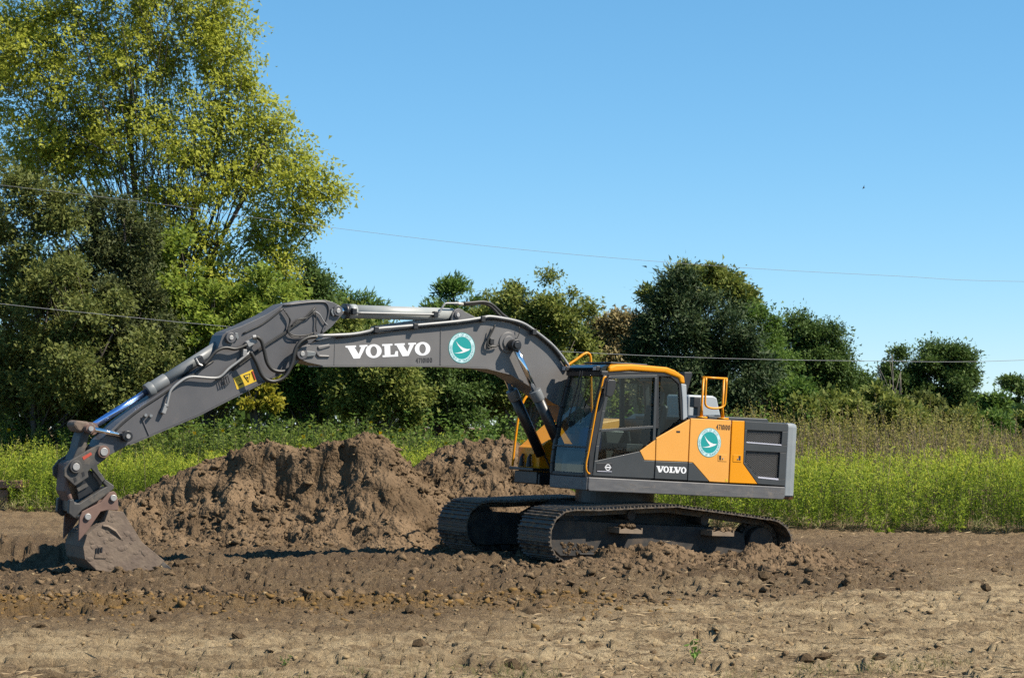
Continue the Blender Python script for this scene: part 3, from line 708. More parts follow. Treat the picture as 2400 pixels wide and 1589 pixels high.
b = MB(); b.tube([(.45, -1.18, 2.0), (.45, -1.18, 2.75)], .018, 8); b.tube([(.1, -1.18, 2.0), (.1, -1.18, 2.6)], .018, 8); b.build('rail_post', M_ORG, ex)

# ---- cab -------------------------------------------------------------------
VN, VF = 1.235, .27       # near and far cab sides
FRONT = [(1.415, 1.285), (1.418, 1.45), (1.40, 1.65), (1.355, 2.0), (1.30, 2.30), (1.225, 2.62), (1.175, 2.80)]
cab = MB()
for v0, v1 in ((VN - .06, VN), (VF, VF + .06)):
    fr_in = [(u - .085, w) for u, w in FRONT]
    for i in range(len(FRONT) - 1): cab.prism([FRONT[i], FRONT[i + 1], fr_in[i + 1], fr_in[i]], v0, v1)
    cab.prism([(1.21, 2.79), (1.21, 2.86), (-.12, 2.93), (-.12, 2.85)], v0, v1)               # header
    cab.prism([(-.10, 2.92), (-.31, 2.80), (-.385, 2.25), (-.44, 2.20), (-.30, 2.20), (-.225, 2.74), (-.05, 2.85)], v0, v1)   # rear pillar
    cab.prism([(.155, 2.86), (.225, 2.86), (.175, 2.05), (.105, 2.05)], v0, v1)               # B pillar
    cab.prism([(1.41, 1.27), (1.41, 1.31), (.2, 1.30), (.2, 1.27)], v0, v1)
cab.box2((1.21, VF + .06, 2.78), (1.14, VN - .06, 2.86)); cab.box2((1.41, VF + .06, 1.27), (1.35, VN - .06, 1.33)); cab.box2((-.20, VF + .05, 2.78), (-.12, VN - .06, 2.90))
cab.box2((1.37, VF + .06, 1.265), (-.42, VN - .06, 1.29))
cab.prism([(-.40, 1.27), (-.36, 2.22), (-.31, 2.22), (-.34, 1.27)], VF + .02, VN - .06)
cab.prism([(.2, 1.29), (.2, 1.75), (-.38, 1.75), (-.38, 1.29)], VF, VF + .05)
cabo = cab.build('cab', M_BLK, ex, bevel=.012)
cabo['label'] = 'glazed operator cab with yellow roof'
# grey rear pillar skin
MB().prism(UP([(1596.5, 899), (1609, 901), (1611.5, 978), (1601, 984.5), (1600, 940)], VN + .012), VN - .02, VN + .012).build('rear_pillar_cover', M_PANEL, cabo, bevel=.01)
# roof
rs = [(1.10, 2.845), (1.085, 2.93), (.95, 2.975), (.68, 2.995), (.02, 2.990), (-.13, 2.955), (-.315, 2.87), (-.335, 2.755), (-.245, 2.755), (-.21, 2.835), (0.06, 2.90), (.7, 2.895)]
MB().prism(rs, VF - .02, VN + .02).build('roof', M_ORG, cabo, bevel=.03, seg=3)
MB().prism([(1.22, 2.855), (1.20, 2.91), (1.10, 2.96), (1.05, 2.965), (1.05, 2.86)], VF + .02, VN - .03).build('sun_visor', glassmat('visor_glass', (.02, .06, .07)), cabo)
MB().prism([(.98, 2.985), (.97, 3.01), (.30, 3.02), (.28, 2.99)], VF + .12, VN - .12).build('roof_hatch', M_BLK, cabo, bevel=.008)
for v in (VN - .10, VF + .03):
    MB().box((1.235, v, 2.895), (.07, .10, .075)).build('work_light', M_BLK, cabo, bevel=.01)
    MB().box((1.273, v, 2.895), (.006, .075, .055)).build('work_light_lens', M_LAMP, cabo)
# windshield
w_ = MB()
wi = [(u - .03, w) for u, w in FRONT]
for i in range(len(wi) - 1): w_.add([(wi[i][0], VF + .06, wi[i][1]), (wi[i][0], VN - .06, wi[i][1]), (wi[i + 1][0], VN - .06, wi[i + 1][1]), (wi[i + 1][0], VF + .06, wi[i + 1][1])], [(0, 1, 2, 3)])
w_.build('windshield', M_GLASSW, cabo, smooth=True)
MB().box2((1.392, VF + .06, 1.705), (1.37, VN - .06, 1.725)).build('windshield_rail', M_BLK, cabo)
MB().tube([(1.25, .72, 2.86), (1.29, .73, 2.62), (1.36, .66, 2.2), (1.375, .62, 2.05)], .010, 6).build('wiper', M_BLK, cabo)
MB().tube([(1.26, .80, 2.86), (1.30, .81, 2.55), (1.37, .79, 2.1)], .008, 6).build('wiper_arm', M_BLK, cabo)
# glazing of both sides, rear
GU = [(1448, 884), (1537, 884), (1532, 1000), (1404, 1009), (1415, 952), (1430, 905)]
GL = [(1404, 1012), (1532, 1003), (1532, 1031), (1498, 1055), (1402, 1076)]
GR = [(1549, 883), (1587, 888), (1597, 978), (1540.5, 1022)]
for nm, P in (('door_window', GU), ('door_window', GL), ('quarter_window', GR)):
    Q = UP(P, VN - .02)
    MB().add([(u, VN - .02, w) for u, w in Q], [tuple(range(len(Q)))]).build(nm, M_GLASS, cabo)
MB().add([(1.36, VF + .03, 1.32), (1.33, VF + .03, 2.2), (1.16, VF + .03, 2.8), (-.12, VF + .03, 2.85), (-.36, VF + .03, 2.2), (-.36, VF + .03, 1.76), (.2, VF + .03, 1.76), (.2, VF + .03, 1.32)], [(0, 1, 2, 3, 4, 5, 6, 7)]).build('right_window', M_GLASS, cabo)
MB().add([(-.33, VF + .06, 2.22), (-.33, VN - .06, 2.22), (-.22, VN - .06, 2.78), (-.22, VF + .06, 2.78)], [(0, 1, 2, 3)]).build('rear_window', M_GLASS, cabo)
# door
dv0, dv1 = VN + .002, VN + .022
def dq(P): return UP(P, dv1)
d = MB()
d.prism(dq([(1393.5, 1080.5), (1499, 1057.5), (1509.5, 1078.5), (1535, 1079.8), (1532, 1121.5), (1389.5, 1114.5)]), dv0, dv1)
doo = d.build('door', M_DGREY, cabo, bevel=.006)
MB().prism(dq([(1500, 1057), (1536.5, 1030.5), (1535.3, 1079.2), (1510.3, 1077.9)]), dv0, dv1).build('door_yellow_corner', M_YEL, cabo, bevel=.006)
df = MB()
df.prism(dq([(1427, 880), (1541, 878.5), (1541, 884.5), (1431, 888)]), dv0, dv1 - .004)
df.prism(dq([(1535.5, 884.8), (1541, 884.8), (1537, 1030), (1530.5, 1033)]), dv0, dv1 - .004)
df.prism(dq([(1405, 1006), (1531.5, 997.5), (1531.5, 1003.5), (1404, 1013)]), dv0, dv1 - .004)
fe = [(1430, 884), (1420, 925), (1412, 962), (1404, 1006), (1398, 1045), (1394, 1080)]
for i in range(len(fe) - 1): df.prism(dq([fe[i], (fe[i][0] + 7, fe[i][1]), (fe[i + 1][0] + 7, fe[i + 1][1]), fe[i + 1]]), dv0, dv1 - .004)
df.build('door_frame', M_DGREY, cabo, bevel=.004)
pl = MB()
fp = [(1424, 880), (1410, 930), (1400, 965), (1390, 1015), (1382, 1065), (1379, 1113)]; fq = [(1429, 884), (1419, 925), (1411, 962), (1402, 1010), (1392, 1065), (1388, 1114)]
for i in range(len(fp) - 1): pl.prism(UP([fp[i], fq[i], fq[i + 1], fp[i + 1]], VN + .012), VN - .01, VN + .012)
pl.build('front_pillar', M_BLK, cabo)
MB().prism(dq([(1398, 1085), (1434.5, 1085.5), (1434, 1105), (1397.5, 1103.5)]), dv0, dv1 + .004).build('door_handle_plate', M_BLK, cabo, bevel=.003)
f = Flat(U(1425, 1095, dv1 + .006), U(1435, 1095.4, dv1 + .006), dv1 + .006, .048); f.ring(0, 0, 1, 1, .74, .74, 28); f.poly([(-1.2, -.18), (1.2, -.18), (1.2, .18), (-1.2, .18)]); f.build('maker_badge', M_WHITE, cabo)
MB().prism(dq([(1399, 1103.2), (1433, 1104.2), (1433, 1105.6), (1399, 1104.7)]), dv1, dv1 + .012).build('handle_trim', M_SILVER, cabo)
MB().prism(UP([(1585.5, 1009.5), (1594, 1009.8), (1594, 1014), (1585.5, 1013.7)], VP2 + .003), VP2 - .01, VP2 + .003).build('side_marker', M_BLK, cabo)
tube_px([(1420, 883), (1414, 888), (1409, 910), (1400, 945), (1388, 1010), (1379, 1060), (1374, 1085), (1374, 1100), (1378, 1108), (1382, 1110)], VN + .07, .014, 'cab_hand_rail', M_ORG, cabo, smooth=4)
MB().prism(UP([(1424, 893), (1428, 889.5), (1441, 890), (1445, 895), (1443, 912), (1436, 929), (1430, 931), (1421, 928)], VN + .16), VN + .12, VN + .16).build('mirror', M_BLK, cabo, bevel=.012)
tube_px([(1424, 884), (1432, 886), (1434, 895)], VN + .10, .012, 'mirror_arm', M_BLK, cabo, smooth=3)
# interior
s = MB(); s.box2((.45, .52, 1.55), (-.10, 1.02, 1.72)); s.prism([(.02, 1.70), (-.12, 2.42), (-.24, 2.42), (-.14, 1.68)], .53, 1.01); s.prism([(-.10, 2.40), (-.14, 2.62), (-.22, 2.62), (-.20, 2.40)], .62, .92); s.box2((.4, .60, 1.29), (-.05, .94, 1.55))
s.build('seat', M_BLK, cabo, bevel=.04)
s = MB(); s.box2((.62, 1.02, 1.68), (.0, 1.14, 1.80)); s.box2((.62, .38, 1.68), (.0, .50, 1.80)); s.tube([(.52, 1.08, 1.8), (.56, 1.08, 1.98)], .022, 8); s.tube([(.52, .44, 1.8), (.56, .44, 1.98)], .022, 8); s.tube([(1.05, .70, 1.3), (1.0, .70, 1.7)], .012, 6); s.tube([(1.05, .84, 1.3), (1.0, .84, 1.7)], .012, 6)
s.box2((1.22, .30, 1.30), (.95, .44, 1.75)); s.box((1.14, .40, 2.0), (.05, .12, .2))
s.build('controls', M_BLK, cabo, bevel=.02)
s = MB(); s.prism([(.98, 1.62), (.96, 1.95), (.90, 2.02), (.62, 1.98), (.60, 1.66)], .33, .48); s.build('blue_cover', M_BLUE, cabo, bevel=.04)

# ---- boom ------------------------------------------------------------------
BN, BF = .13, -.30
bt = [(699, 841), (696, 829), (699, 818), (708, 813), (730, 806), (746, 800), (784, 791), (871, 779), (1030, 764), (1127, 750), (1152, 747), (1180, 749), (1208, 756), (1249, 781), (1283, 809), (1315, 843), (1338, 880), (1375, 945), (1420, 1030)]
bb = [(1422, 1075), (1400, 1080), (1350, 1000), (1308, 948), (1296, 943), (1249, 908), (1196, 876), (1140, 862), (1033, 857), (870, 857), (781, 857), (755, 857), (722, 850)]
bl = UP(bt + bb, BN)
B = MB(); B.prism(bl, BF, BN); boom = B.build('boom', M_GREY, ex, bevel=.006)
nb = len(bt)
lip = MB()
for i in range(nb + 2, nb + len(bb) - 2):
    a, c_ = bl[i], bl[i + 1]; t = np.array(c_) - np.array(a); t /= np.linalg.norm(t); n = np.array([t[1], -t[0]]); n = n if n[1] < 0 else -n
    lip.prism([a, c_, tuple(np.array(c_) - n * -.016), tuple(np.array(a) - n * -.016)], BF - .02, BN + .022)
lip.build('bottom_flange', M_GREY, boom)
lip = MB()
for i in range(5, 15):
    a, c_ = bl[i], bl[i + 1]; t = np.array(c_) - np.array(a); t /= np.linalg.norm(t); n = np.array([t[1], -t[0]]); n = n if n[1] > 0 else -n
    lip.prism([a, c_, tuple(np.array(c_) + n * .016), tuple(np.array(a) + n * .016)], BF - .018, BN + .02)
lip.build('top_flange', M_GREY, boom)
wl = [U(1033, 767, BN), U(1032, 855, BN)]
MB().tube([(wl[0][0], BN, wl[0][1]), (wl[1][0], BN, wl[1][1])], .011, 6).build('weld_seam', M_GREY, boom)
wl = [U(785, 794, BN), U(783, 855, BN)]
MB().tube([(wl[0][0], BN, wl[0][1]), (wl[1][0], BN, wl[1][1])], .007, 6).build('weld_seam', M_GREY, boom)
volvo(U(811, 841.5, BN + .003), U(1003, 832, BN + .003), BN + .003, .190, 1.405, boom, 'maker_lettering')
f = Flat(U(974.5, 851, BN + .003), U(1012, 849.8, BN + .003), BN + .003); f.text('4710100', .078, gap=.26, bold=.004, fit=.275); f.build('fleet_number', M_BTXT, boom)
seal((1082.5, 815.5), BN + .003, .228, boom, (1120, 815.0))
def pin(px, py, v0, v1, r, par, name='pin', m=None, cap=None):
    u, w = U(px, py, v1)
    o = MB().cyl((u, v0, w), (u, v1, w), r, 20).build(name, m or M_ARM, par, bevel=.006, smooth=True)
    if cap:
        MB().cyl((u, v1 - .002, w), (u, v1 + .012, w), cap, 16).build('pin_cap', M_PIN, par, bevel=.004)
    return u, w
pin(709, 829, BF - .05, BN + .05, .085, boom, cap=.035)
bu, bw = U(730, 828, BN + .04); MB().prism(UP([(712, 822), (738, 824), (741, 829), (738, 834), (712, 837)], BN + .03), BN + .005, BN + .03).build('pin_keeper', M_CYL, boom, bevel=.006)
MB().prism(UP([(745, 812), (772, 806), (776, 812), (752, 819), (747, 819)], BN + .02), BN - .01, BN + .02).build('cast_rib', M_GREY, boom, bevel=.01)
MB().prism(UP([(745, 824), (750, 832), (772, 833), (774, 837), (748, 837), (742, 830)], BN + .025), BN - .01, BN + .025).build('cast_rib', M_GREY, boom, bevel=.01)
# cylinder lugs on top of the boom
lg = MB(); P = [(1057, 757), (1060, 735), (1066, 726), (1075, 722.5), (1084, 726), (1090, 731), (1122, 747), (1120, 752)]
lg.prism(UP(P, .04), .0, .04); lg.prism(UP(P, .04), -.20, -.16); lg.build('cylinder_bracket', M_GREY, boom, bevel=.006)
pin(1073.5, 738.5, -.24, .07, .055, boom, cap=.03)
# boom cylinder boss rings
u, w = U(1192, 803, BN + .02)
MB().cyl((u, BN - .01, w), (u, BN + .02, w), .16, 32).build('boss_plate', M_GREY, boom, bevel=.008, smooth=True)
MB().cyl((u, BN + .01, w), (u, BN + .04, w), .10, 28).build('boss_plate', M_GREY, boom, bevel=.008, smooth=True)
# boom pipes and hoses
tube_px([(742, 787), (790, 785.5), (830, 783), (866, 776), (880, 771), (971, 763), (1077, 753), (1130, 745), (1147, 742), (1175, 745.5), (1208, 752), (1230, 760), (1250, 773), (1275, 792), (1297, 811), (1318, 836), (1334, 860)], BN + .055, .024, 'hydraulic_pipe', M_PIPE, boom, smooth=3)
tube_px([(790, 792), (870, 782), (971, 769), (1077, 759), (1130, 751), (1150, 748), (1180, 751), (1208, 757.5), (1250, 779), (1297, 818), (1330, 866)], BN + .035, .014, 'hydraulic_pipe', M_HOSE, boom, smooth=3)
tube_px([(870, 770), (960, 757), (1060, 745)], -.12, .03, 'hydraulic_pipe', M_PIPE, boom, smooth=2)
tube_px([(1085, 711), (1110, 709), (1132, 707.5), (1150, 712), (1165, 724), (1178, 737), (1192, 747)], -.02, .022, 'hydraulic_hose', M_HOSE, boom)
tube_px([(1085, 714), (1110, 713), (1132, 711), (1148, 717), (1160, 728), (1172, 741), (1184, 750)], -.10, .022, 'hydraulic_hose', M_HOSE, boom)
tube_px([(1160, 762), (1156, 772), (1146, 792), (1143, 805), (1150, 812), (1163, 811), (1168, 808)], BN + .05, .014, 'hydraulic_hose', M_HOSE, boom)
tube_px([(1152, 768), (1148, 784), (1142, 798), (1142, 812), (1152, 816)], BN + .06, .010, 'hydraulic_hose', M_HOSE, boom)
tube_px([(1217, 766), (1217, 780), (1212, 792), (1206, 800)], BN + .05, .006, 'hydraulic_hose', M_HOSE, boom)
MB().box(U3(1152, 800, BN + .03), (.07, .05, .09)).build('valve_block', M_BLK, boom, bevel=.008)
for x, y in ((880, 771), (972, 763), (1130, 746), (1250, 776)):
    MB().box(U3(x, y + 2, BN + .05), (.07, .09, .085)).build('pipe_clamp', M_BLK, boom, bevel=.006)
# boom lift cylinders
for v in (.245, -.42):
    a = np.array(U3(1205.5, 809, .245)); k = np.array(U3(1255, 919, .245)); a[1] = k[1] = v
    d_ = (k - a) / np.linalg.norm(k - a); e = a + d_ * 1.92
    o = MB().cyl(tuple(k), tuple(e), .082, 20).build('boom_cylinder', M_BLKS, ex, smooth=True)
    MB().cyl(tuple(k - d_ * .03), tuple(k + d_ * .14), .095, 20).build('gland_collar', M_CYL, o, smooth=True, bevel=.008)
    MB().cyl(tuple(a), tuple(k), .045, 18).build('rod', M_CHROME, o, smooth=True)
    MB().cyl((a[0], v - .07, a[2]), (a[0], v + .07, a[2]), .088, 22).build('rod_eye', M_BLKS, o, smooth=True, bevel=.01)
    MB().tube([tuple(k + d_ * .1 + np.array([-.09, 0, -.05])), tuple(k + d_ * .4 + np.array([-.11, 0, -.07])), tuple(k + d_ * 1.5 + np.array([-.11, 0, -.07]))], .016, 8).build('cylinder_pipe', M_HOSE, o)
    if v > 0:
        MB().cyl((a[0], v + .05, a[2]), (a[0], v + .10, a[2]), .055, 18).build('pin_cap', M_BLKS, o, smooth=True, bevel=.008)
        MB().cyl((a[0], BF - .1, a[2]), (a[0], v, a[2]), .06, 18).build('pin', M_PIN, o)
# arm cylinder
a = np.array(U3(792, 729, -.085)); k = np.array(U3(1073.5, 738.5, -.085)); d_ = (k - a) / np.linalg.norm(k - a)
o = MB().cyl(tuple(a + d_ * .14), tuple(k - d_ * .10), .098, 24).build('arm_cylinder', M_CYLL, ex, smooth=True)
MB().cyl(tuple(a), tuple(a + d_ * .16), .05, 16).build('rod', M_CHROME, o, smooth=True)
MB().cyl(tuple(a + d_ * .09), tuple(a + d_ * .15), .11, 22).build('gland_collar', M_BLKS, o, smooth=True)
MB().cyl(tuple(a + d_ * .17), tuple(a + d_ * .28), .106, 22).build('gland_collar', M_CYLL, o, smooth=True)
MB().tube([tuple(k - d_ * .10), tuple(k)], [.09, .05], 16).build('cylinder_eye', M_BLKS, o)
tube_px([(830, 733), (900, 734.5), (1020, 737), (1028, 735), (1036, 722), (1043, 712), (1055, 711), (1075, 711.5)], .045, .016, 'cylinder_pipe', M_PIPE, o, smooth=4)
tube_px([(1066, 711), (1085, 713)], .0, .024, 'hose_fitting', M_FIT, o, smooth=0)
for x, y in ((829, 730), (1020, 737)): MB().box(U3(x, y, .03), (.07, .08, .09)).build('pipe_clamp', M_BLKS, o, bevel=.006)

# ---- arm -------------------------------------------------------------------
AN, AF = .09, -.26
ao = [(803, 737), (803, 727), (796, 716), (780, 708), (763, 703.5), (718, 703.5), (665, 713), (622, 738.5), (567, 764), (530, 778), (521, 786), (516, 800), (505, 832), (450, 875), (392, 911), (330, 952), (281, 988), (236, 1031), (228, 1048), (231, 1064), (243, 1071), (258, 1066), (303, 1041), (348, 1022), (464, 973), (634, 886), (672, 870), (698, 850), (714, 832), (727, 806), (758, 781), (777, 767)]
al = UP(ao, AN)
A = MB(); A.prism(al, AF, AN); arm = A.build('arm', M_ARM, ex, bevel=.006)
lip = MB()
for i in range(22, 26):
    a, c_ = al[i], al[i + 1]; lip.prism([a, c_, (c_[0], c_[1] - .015), (a[0], a[1] - .015)], AF - .015, AN + .018)
lip.build('bottom_flange', M_ARM, arm)
tube_px([(664, 716), (720, 709), (755, 707.5), (766, 712), (771, 725), (768, 745), (760, 765), (754, 780)], AN + .01, .014, 'edge_rib', M_ARM, arm, smooth=3)
pin(793, 728.5, AF - .05, AN + .05, .075, arm, cap=.035)
pin(542, 791.5, AF - .05, AN + .05, .075, arm, cap=.033)
MB().prism(UP([(778, 724), (782, 725), (785, 738), (781, 741), (776, 731)], AN + .04), AN, AN + .04).build('pin_keeper', M_CYL, arm, bevel=.004)
MB().prism(UP([(551, 780), (558, 781), (560, 793), (556, 796), (552, 788)], AN + .04), AN, AN + .04).build('pin_keeper', M_CYL, arm, bevel=.004)
tube_px([(741, 789), (724, 791), (707, 799), (695, 813), (689, 830), (685, 850), (675, 873), (662, 887), (643, 894), (625, 890), (612, 876), (602, 852), (593, 835), (587, 825)], BN + .14, .028, 'hydraulic_hose', M_HOSE, arm, smooth=4)
tube_px([(720, 800), (700, 812), (690, 832), (684, 858), (672, 868), (656, 871), (638, 866), (626, 850), (620, 826), (614, 803), (608, 794), (600, 789)], BN + .07, .028, 'hydraulic_hose', M_HOSE, arm, smooth=4)
tube_px([(578, 808), (565, 814), (550, 818), (532, 815), (518, 817), (503, 826), (490, 842), (478, 855)], AN + .08, .024, 'hydraulic_hose', M_HOSE, arm, smooth=4)
MB().tube([U3(741, 789, BN + .12), U3(722, 791, BN + .13)], .03, 10).build('hose_fitting', M_FIT, arm)
MB().tube([U3(600, 789, BN + .07), U3(592, 790, BN + .06)], .03, 10).build('hose_fitting', M_PIN, arm)
tube_px([(586, 825), (560, 846), (536, 864), (520, 880), (505, 886), (470, 884), (452, 882.5), (436, 886), (420, 896), (405, 909), (398, 920), (393, 940), (390, 955)], AN + .06, .018, 'hydraulic_pipe', M_PIPE, arm, smooth=3)
tube_px([(740, 720), (715, 745), (690, 760), (670, 777), (640, 797), (612, 815), (586, 833), (540, 865), (505, 890)], AN + .03, .013, 'hydraulic_hose', M_HOSE, arm, smooth=3)
tube_px([(738, 724), (712, 749), (688, 765), (668, 782), (638, 801), (610, 820), (586, 838), (545, 868)], AN + .03, .012, 'hydraulic_hose', M_HOSE, arm, smooth=3)
tube_px([(738, 730), (726, 742), (712, 747), (700, 748), (690, 755), (684, 765)], AN + .04, .010, 'hydraulic_hose', M_HOSE, arm, smooth=3)
tube_px([(664, 724), (674, 738), (679, 750), (677, 765), (676, 776), (683, 784), (700, 787), (720, 785), (735, 780)], AN + .04, .010, 'hydraulic_hose', M_HOSE, arm, smooth=3)
tube_px([(668, 730), (676, 742), (681, 752), (675, 768), (676, 780), (684, 789), (705, 790)], AN + .05, .009, 'hydraulic_hose', M_HOSE, arm, smooth=3)
tube_px([(738, 729), (741, 745), (740, 765), (742, 778)], AN + .03, .009, 'hydraulic_hose', M_HOSE, arm, smooth=3)
tube_px([(739, 730), (750, 738), (758, 752), (768, 763)], AN + .03, .009, 'hydraulic_hose', M_PIPE, arm, smooth=3)
tube_px([(664, 722), (640, 742), (615, 760), (590, 772), (570, 782)], AN + .012, .012, 'hydraulic_hose', M_HOSE, arm, smooth=3)
tube_px([(736, 706), (700, 708), (672, 715), (650, 731), (622, 748), (590, 762)], -.02, .016, 'hydraulic_pipe', M_PIPE, arm, smooth=3)
tube_px([(500, 846), (455, 876), (420, 896), (380, 925), (330, 958), (290, 990), (268, 1012)], AN + .005, .015, 'hydraulic_hose', M_HOSE, arm, smooth=3)
tube_px([(470, 850), (420, 890), (370, 925), (320, 958), (290, 980)], -.10, .022, 'hydraulic_hose', M_HOSE, arm, smooth=3)
MB().box(U3(588, 802, AN + .05), (.16, .08, .09), Matrix.Rotation(.55, 3, 'Y')).build('valve_block', M_PIPE, arm, bevel=.01)
MB().box(U3(580, 812, AN + .04), (.07, .08, .07)).build('pipe_clamp', M_BLKS, arm, bevel=.006)
MB().box(U3(572, 827, AN + .04), (.06, .07, .10)).build('pipe_clamp', M_PIPE, arm, bevel=.006)
MB().box(U3(385, 958, AN + .04), (.06, .07, .14), Matrix.Rotation(-.3, 3, 'Y')).build('valve_block', M_PIPE, arm, bevel=.01)
for x, y in ((342, 973), (354, 974)): MB().cyl(U3(x, y, AN - .01), U3(x, y, AN + .06), .022, 10).build('port_stub', M_PIN, arm)
for i in range(4):
    x, y = 518 + i * 5.2, 893 - i * 1.8
    MB().tube([U3(x, y - 7, AN + .01), U3(x, y - 7, AN + .05), U3(x + 4, y + 9, AN + .05), U3(x + 4, y + 9, AN + .01)], .007, 6).build('hose_hook', M_BLKS, arm)
u0 = U3(331, 978, AN + .004); u1 = U3(349, 1020, AN + .004); MB().tube([u0, u1], .010, 6).build('weld_seam', M_ARM, arm)
P = [(547, 886), (593.5, 865.5), (601, 893), (555.5, 913)]
MB().prism(UP(P, AN + .004), AN - .001, AN + .004).build('warning_plate', M_WARN, arm)
def onp(a, b): # point on the plate, a along, b down
    p = np.array(P[0]) + a * (np.array(P[1]) - np.array(P[0])) + b * (np.array(P[3]) - np.array(P[0])); return U3(p[0], p[1], AN + .007)
tri = [onp(.50, .16), onp(.80, .22), onp(.62, .80), onp(.50, .16)]
wm = MB(); wm.tube(tri, .006, 5); wm.tube([onp(.60, .36), onp(.66, .40), onp(.62, .52)], .008, 5); wm.tube([onp(.14, .72), onp(.36, .70)], .010, 5); wm.tube([onp(.24, .40), onp(.25, .50)], .006, 5); wm.tube([onp(.12, .2), onp(.32, .17), onp(.33, .32), onp(.13, .34), onp(.12, .2)], .003, 4)
wm.build('warning_pictogram', M_BTXT, arm)
rm = MB(); rm.tube([onp(.93, .1), onp(.95, .85)], .012, 5); rm.build('warning_stripe', M_RED, arm)
# bucket cylinder
a = np.array(U3(542, 791.5, -.085)); k = np.array(U3(209.5, 1004, -.085)); g_ = np.array(U3(346, 911, -.085))
L_ = np.linalg.norm(k - a); d_ = (k - a) / L_; gl = np.dot(g_ - a, d_)
o = MB().cyl(tuple(a + d_ * .08), tuple(a + d_ * gl), .078, 22).build('bucket_cylinder', M_CYL, ex, smooth=True)
MB().cyl(tuple(a + d_ * (gl - .30)), tuple(a + d_ * (gl + .0)), .092, 22).build('gland_collar', M_CYL, o, smooth=True, bevel=.006)
MB().cyl(tuple(a + d_ * (gl - .07)), tuple(a + d_ * (gl + .03)), .104, 22).build('gland_collar', M_CYL, o, smooth=True, bevel=.006)
MB().cyl(tuple(a + d_ * gl), tuple(k), .046, 18).build('rod', mat('sky_tinted_chrome', (.40, .58, 1.0), rough=.2, metal=1.), o, smooth=True)  # blue sky reflection put into the rod's base colour
MB().box(U3(468, 846, AN + .02), (.10, .10, .13), Matrix.Rotation(.5, 3, 'Y')).build('port_block', M_BLKS, o, bevel=.01)
MB().tube([U3(459, 840, AN + .06), U3(466, 853, AN + .07), U3(474, 857, AN + .08)], .016, 8).build('hose_fitting', M_PIN, o)
MB().cyl((k[0], -.20, k[2]), (k[0], .03, k[2]), .085, 20).build('rod_eye', M_EAR, o, smooth=True)
# linkage
lk = MB()
lp = [(196, 994), (212, 990), (222, 1000), (218, 1012), (204, 1020), (196, 1052), (190, 1082), (180, 1096), (166, 1094), (163, 1080), (176, 1050), (183, 1022)]
lk.prism(UP(lp, -.02), -.24, .07); lko = lk.build('tipping_link', M_CPL, ex, bevel=.02)
k2 = np.array(U3(209.5, 1004, .14)); e2 = np.array(U3(296.5, 1022, .14))
for v in (.14, -.31):
    p, q = k2.copy(), e2.copy(); p[1] = q[1] = v
    MB().cyl(tuple(p), tuple(q), .034, 14).build('guide_rod', M_CHROME if v > 0 else M_CPL, lko, smooth=True)
    MB().cyl((q[0], v - .05, q[2]), (q[0], v + .05, q[2]), .075, 18).build('guide_boss', M_BLKS, lko, smooth=True, bevel=.008)
MB().cyl((k2[0], -.36, k2[2]), (k2[0], .19, k2[2]), .062, 18).build('pin', M_EAR, lko, smooth=True)
MB().cyl((k2[0], .18, k2[2]), (k2[0], .21, k2[2]), .035, 14).build('pin_cap', M_PIN, lko, smooth=True)
MB().cyl((e2[0], .18, e2[2]), (e2[0], .215, e2[2]), .030, 12).build('pin_cap', M_PIN, lko, smooth=True)
MB().prism(UP([(172, 996), (180, 985), (206, 988), (214, 996), (200, 1014), (182, 1012)], .07), -.24, .07).build('muddy_link_head', M_BKT, lko, bevel=.03)
# quick coupler
CN_, CF_ = .15, -.32
cu = [(229, 1043), (244, 1043), (256, 1052), (257, 1064), (246, 1077), (228, 1090), (232, 1103), (240, 1112), (247, 1124), (240, 1131), (226, 1112), (214, 1098), (206, 1106), (208, 1118), (176, 1139), (164, 1128), (151, 1116), (150, 1098), (164, 1080), (197, 1060)]
c = MB(); c.prism(UP(cu, CN_), CN_ - .05, CN_); c.prism(UP(cu, CN_), CF_, CF_ + .05)
cpl = c.build('quick_coupler', M_CPL, ex, bevel=.01)
cl = [(247, 1123), (268, 1138), (267, 1146), (236, 1170), (192, 1196), (176, 1215), (161, 1203), (163, 1172), (172, 1168), (176, 1179), (187, 1179), (235, 1148), (250, 1140), (242, 1132)]
c = MB(); c.prism(UP(cl, CN_ + .03), CN_ - .05, CN_ + .03); c.prism(UP(cl, CN_ + .03), CF_ - .03, CF_ + .05); c.build('coupler_jaw', M_CPL, cpl, bevel=.012)
c = MB(); c.prism(UP([(168, 1130), (178, 1140), (184, 1172), (232, 1146), (240, 1132), (222, 1106), (206, 1100)], CN_ - .09), CF_ + .08, CN_ - .09); c.prism(UP([(165, 1172), (186, 1180), (240, 1150), (262, 1142), (236, 1166), (180, 1206), (165, 1200)], CN_ - .06), CF_ + .05, CN_ - .06); c.build('coupler_body', M_BLKS, cpl, bevel=.01)
c = MB(); c.prism(UP([(180, 1144), (203, 1132), (207, 1139), (184, 1152)], CN_ - .06), CN_ - .1, CN_ - .06); c.build('coupler_lock_plate', M_CPL, cpl)
c = MB(); c.prism(UP([(151, 1085), (166, 1082), (160, 1112), (158, 1140), (168, 1170), (160, 1178), (146, 1150), (150, 1110)], -.02), CF_ + .02, CN_ - .09); c.build('muddy_side_link', M_EAR, cpl, bevel=.03)
pin(244, 1058.5, CF_ - .04, CN_ + .04, .085, cpl, m=M_EAR, cap=.055)
pin(178.5, 1094, CF_ - .04, CN_ + .04, .085, cpl, m=M_CPL, cap=.05)
MB().prism(UP([(193, 1071), (213, 1059.5), (216, 1065), (196, 1078)], CN_ + .004), CN_ - .001, CN_ + .004).build('red_sticker', M_RED, cpl)
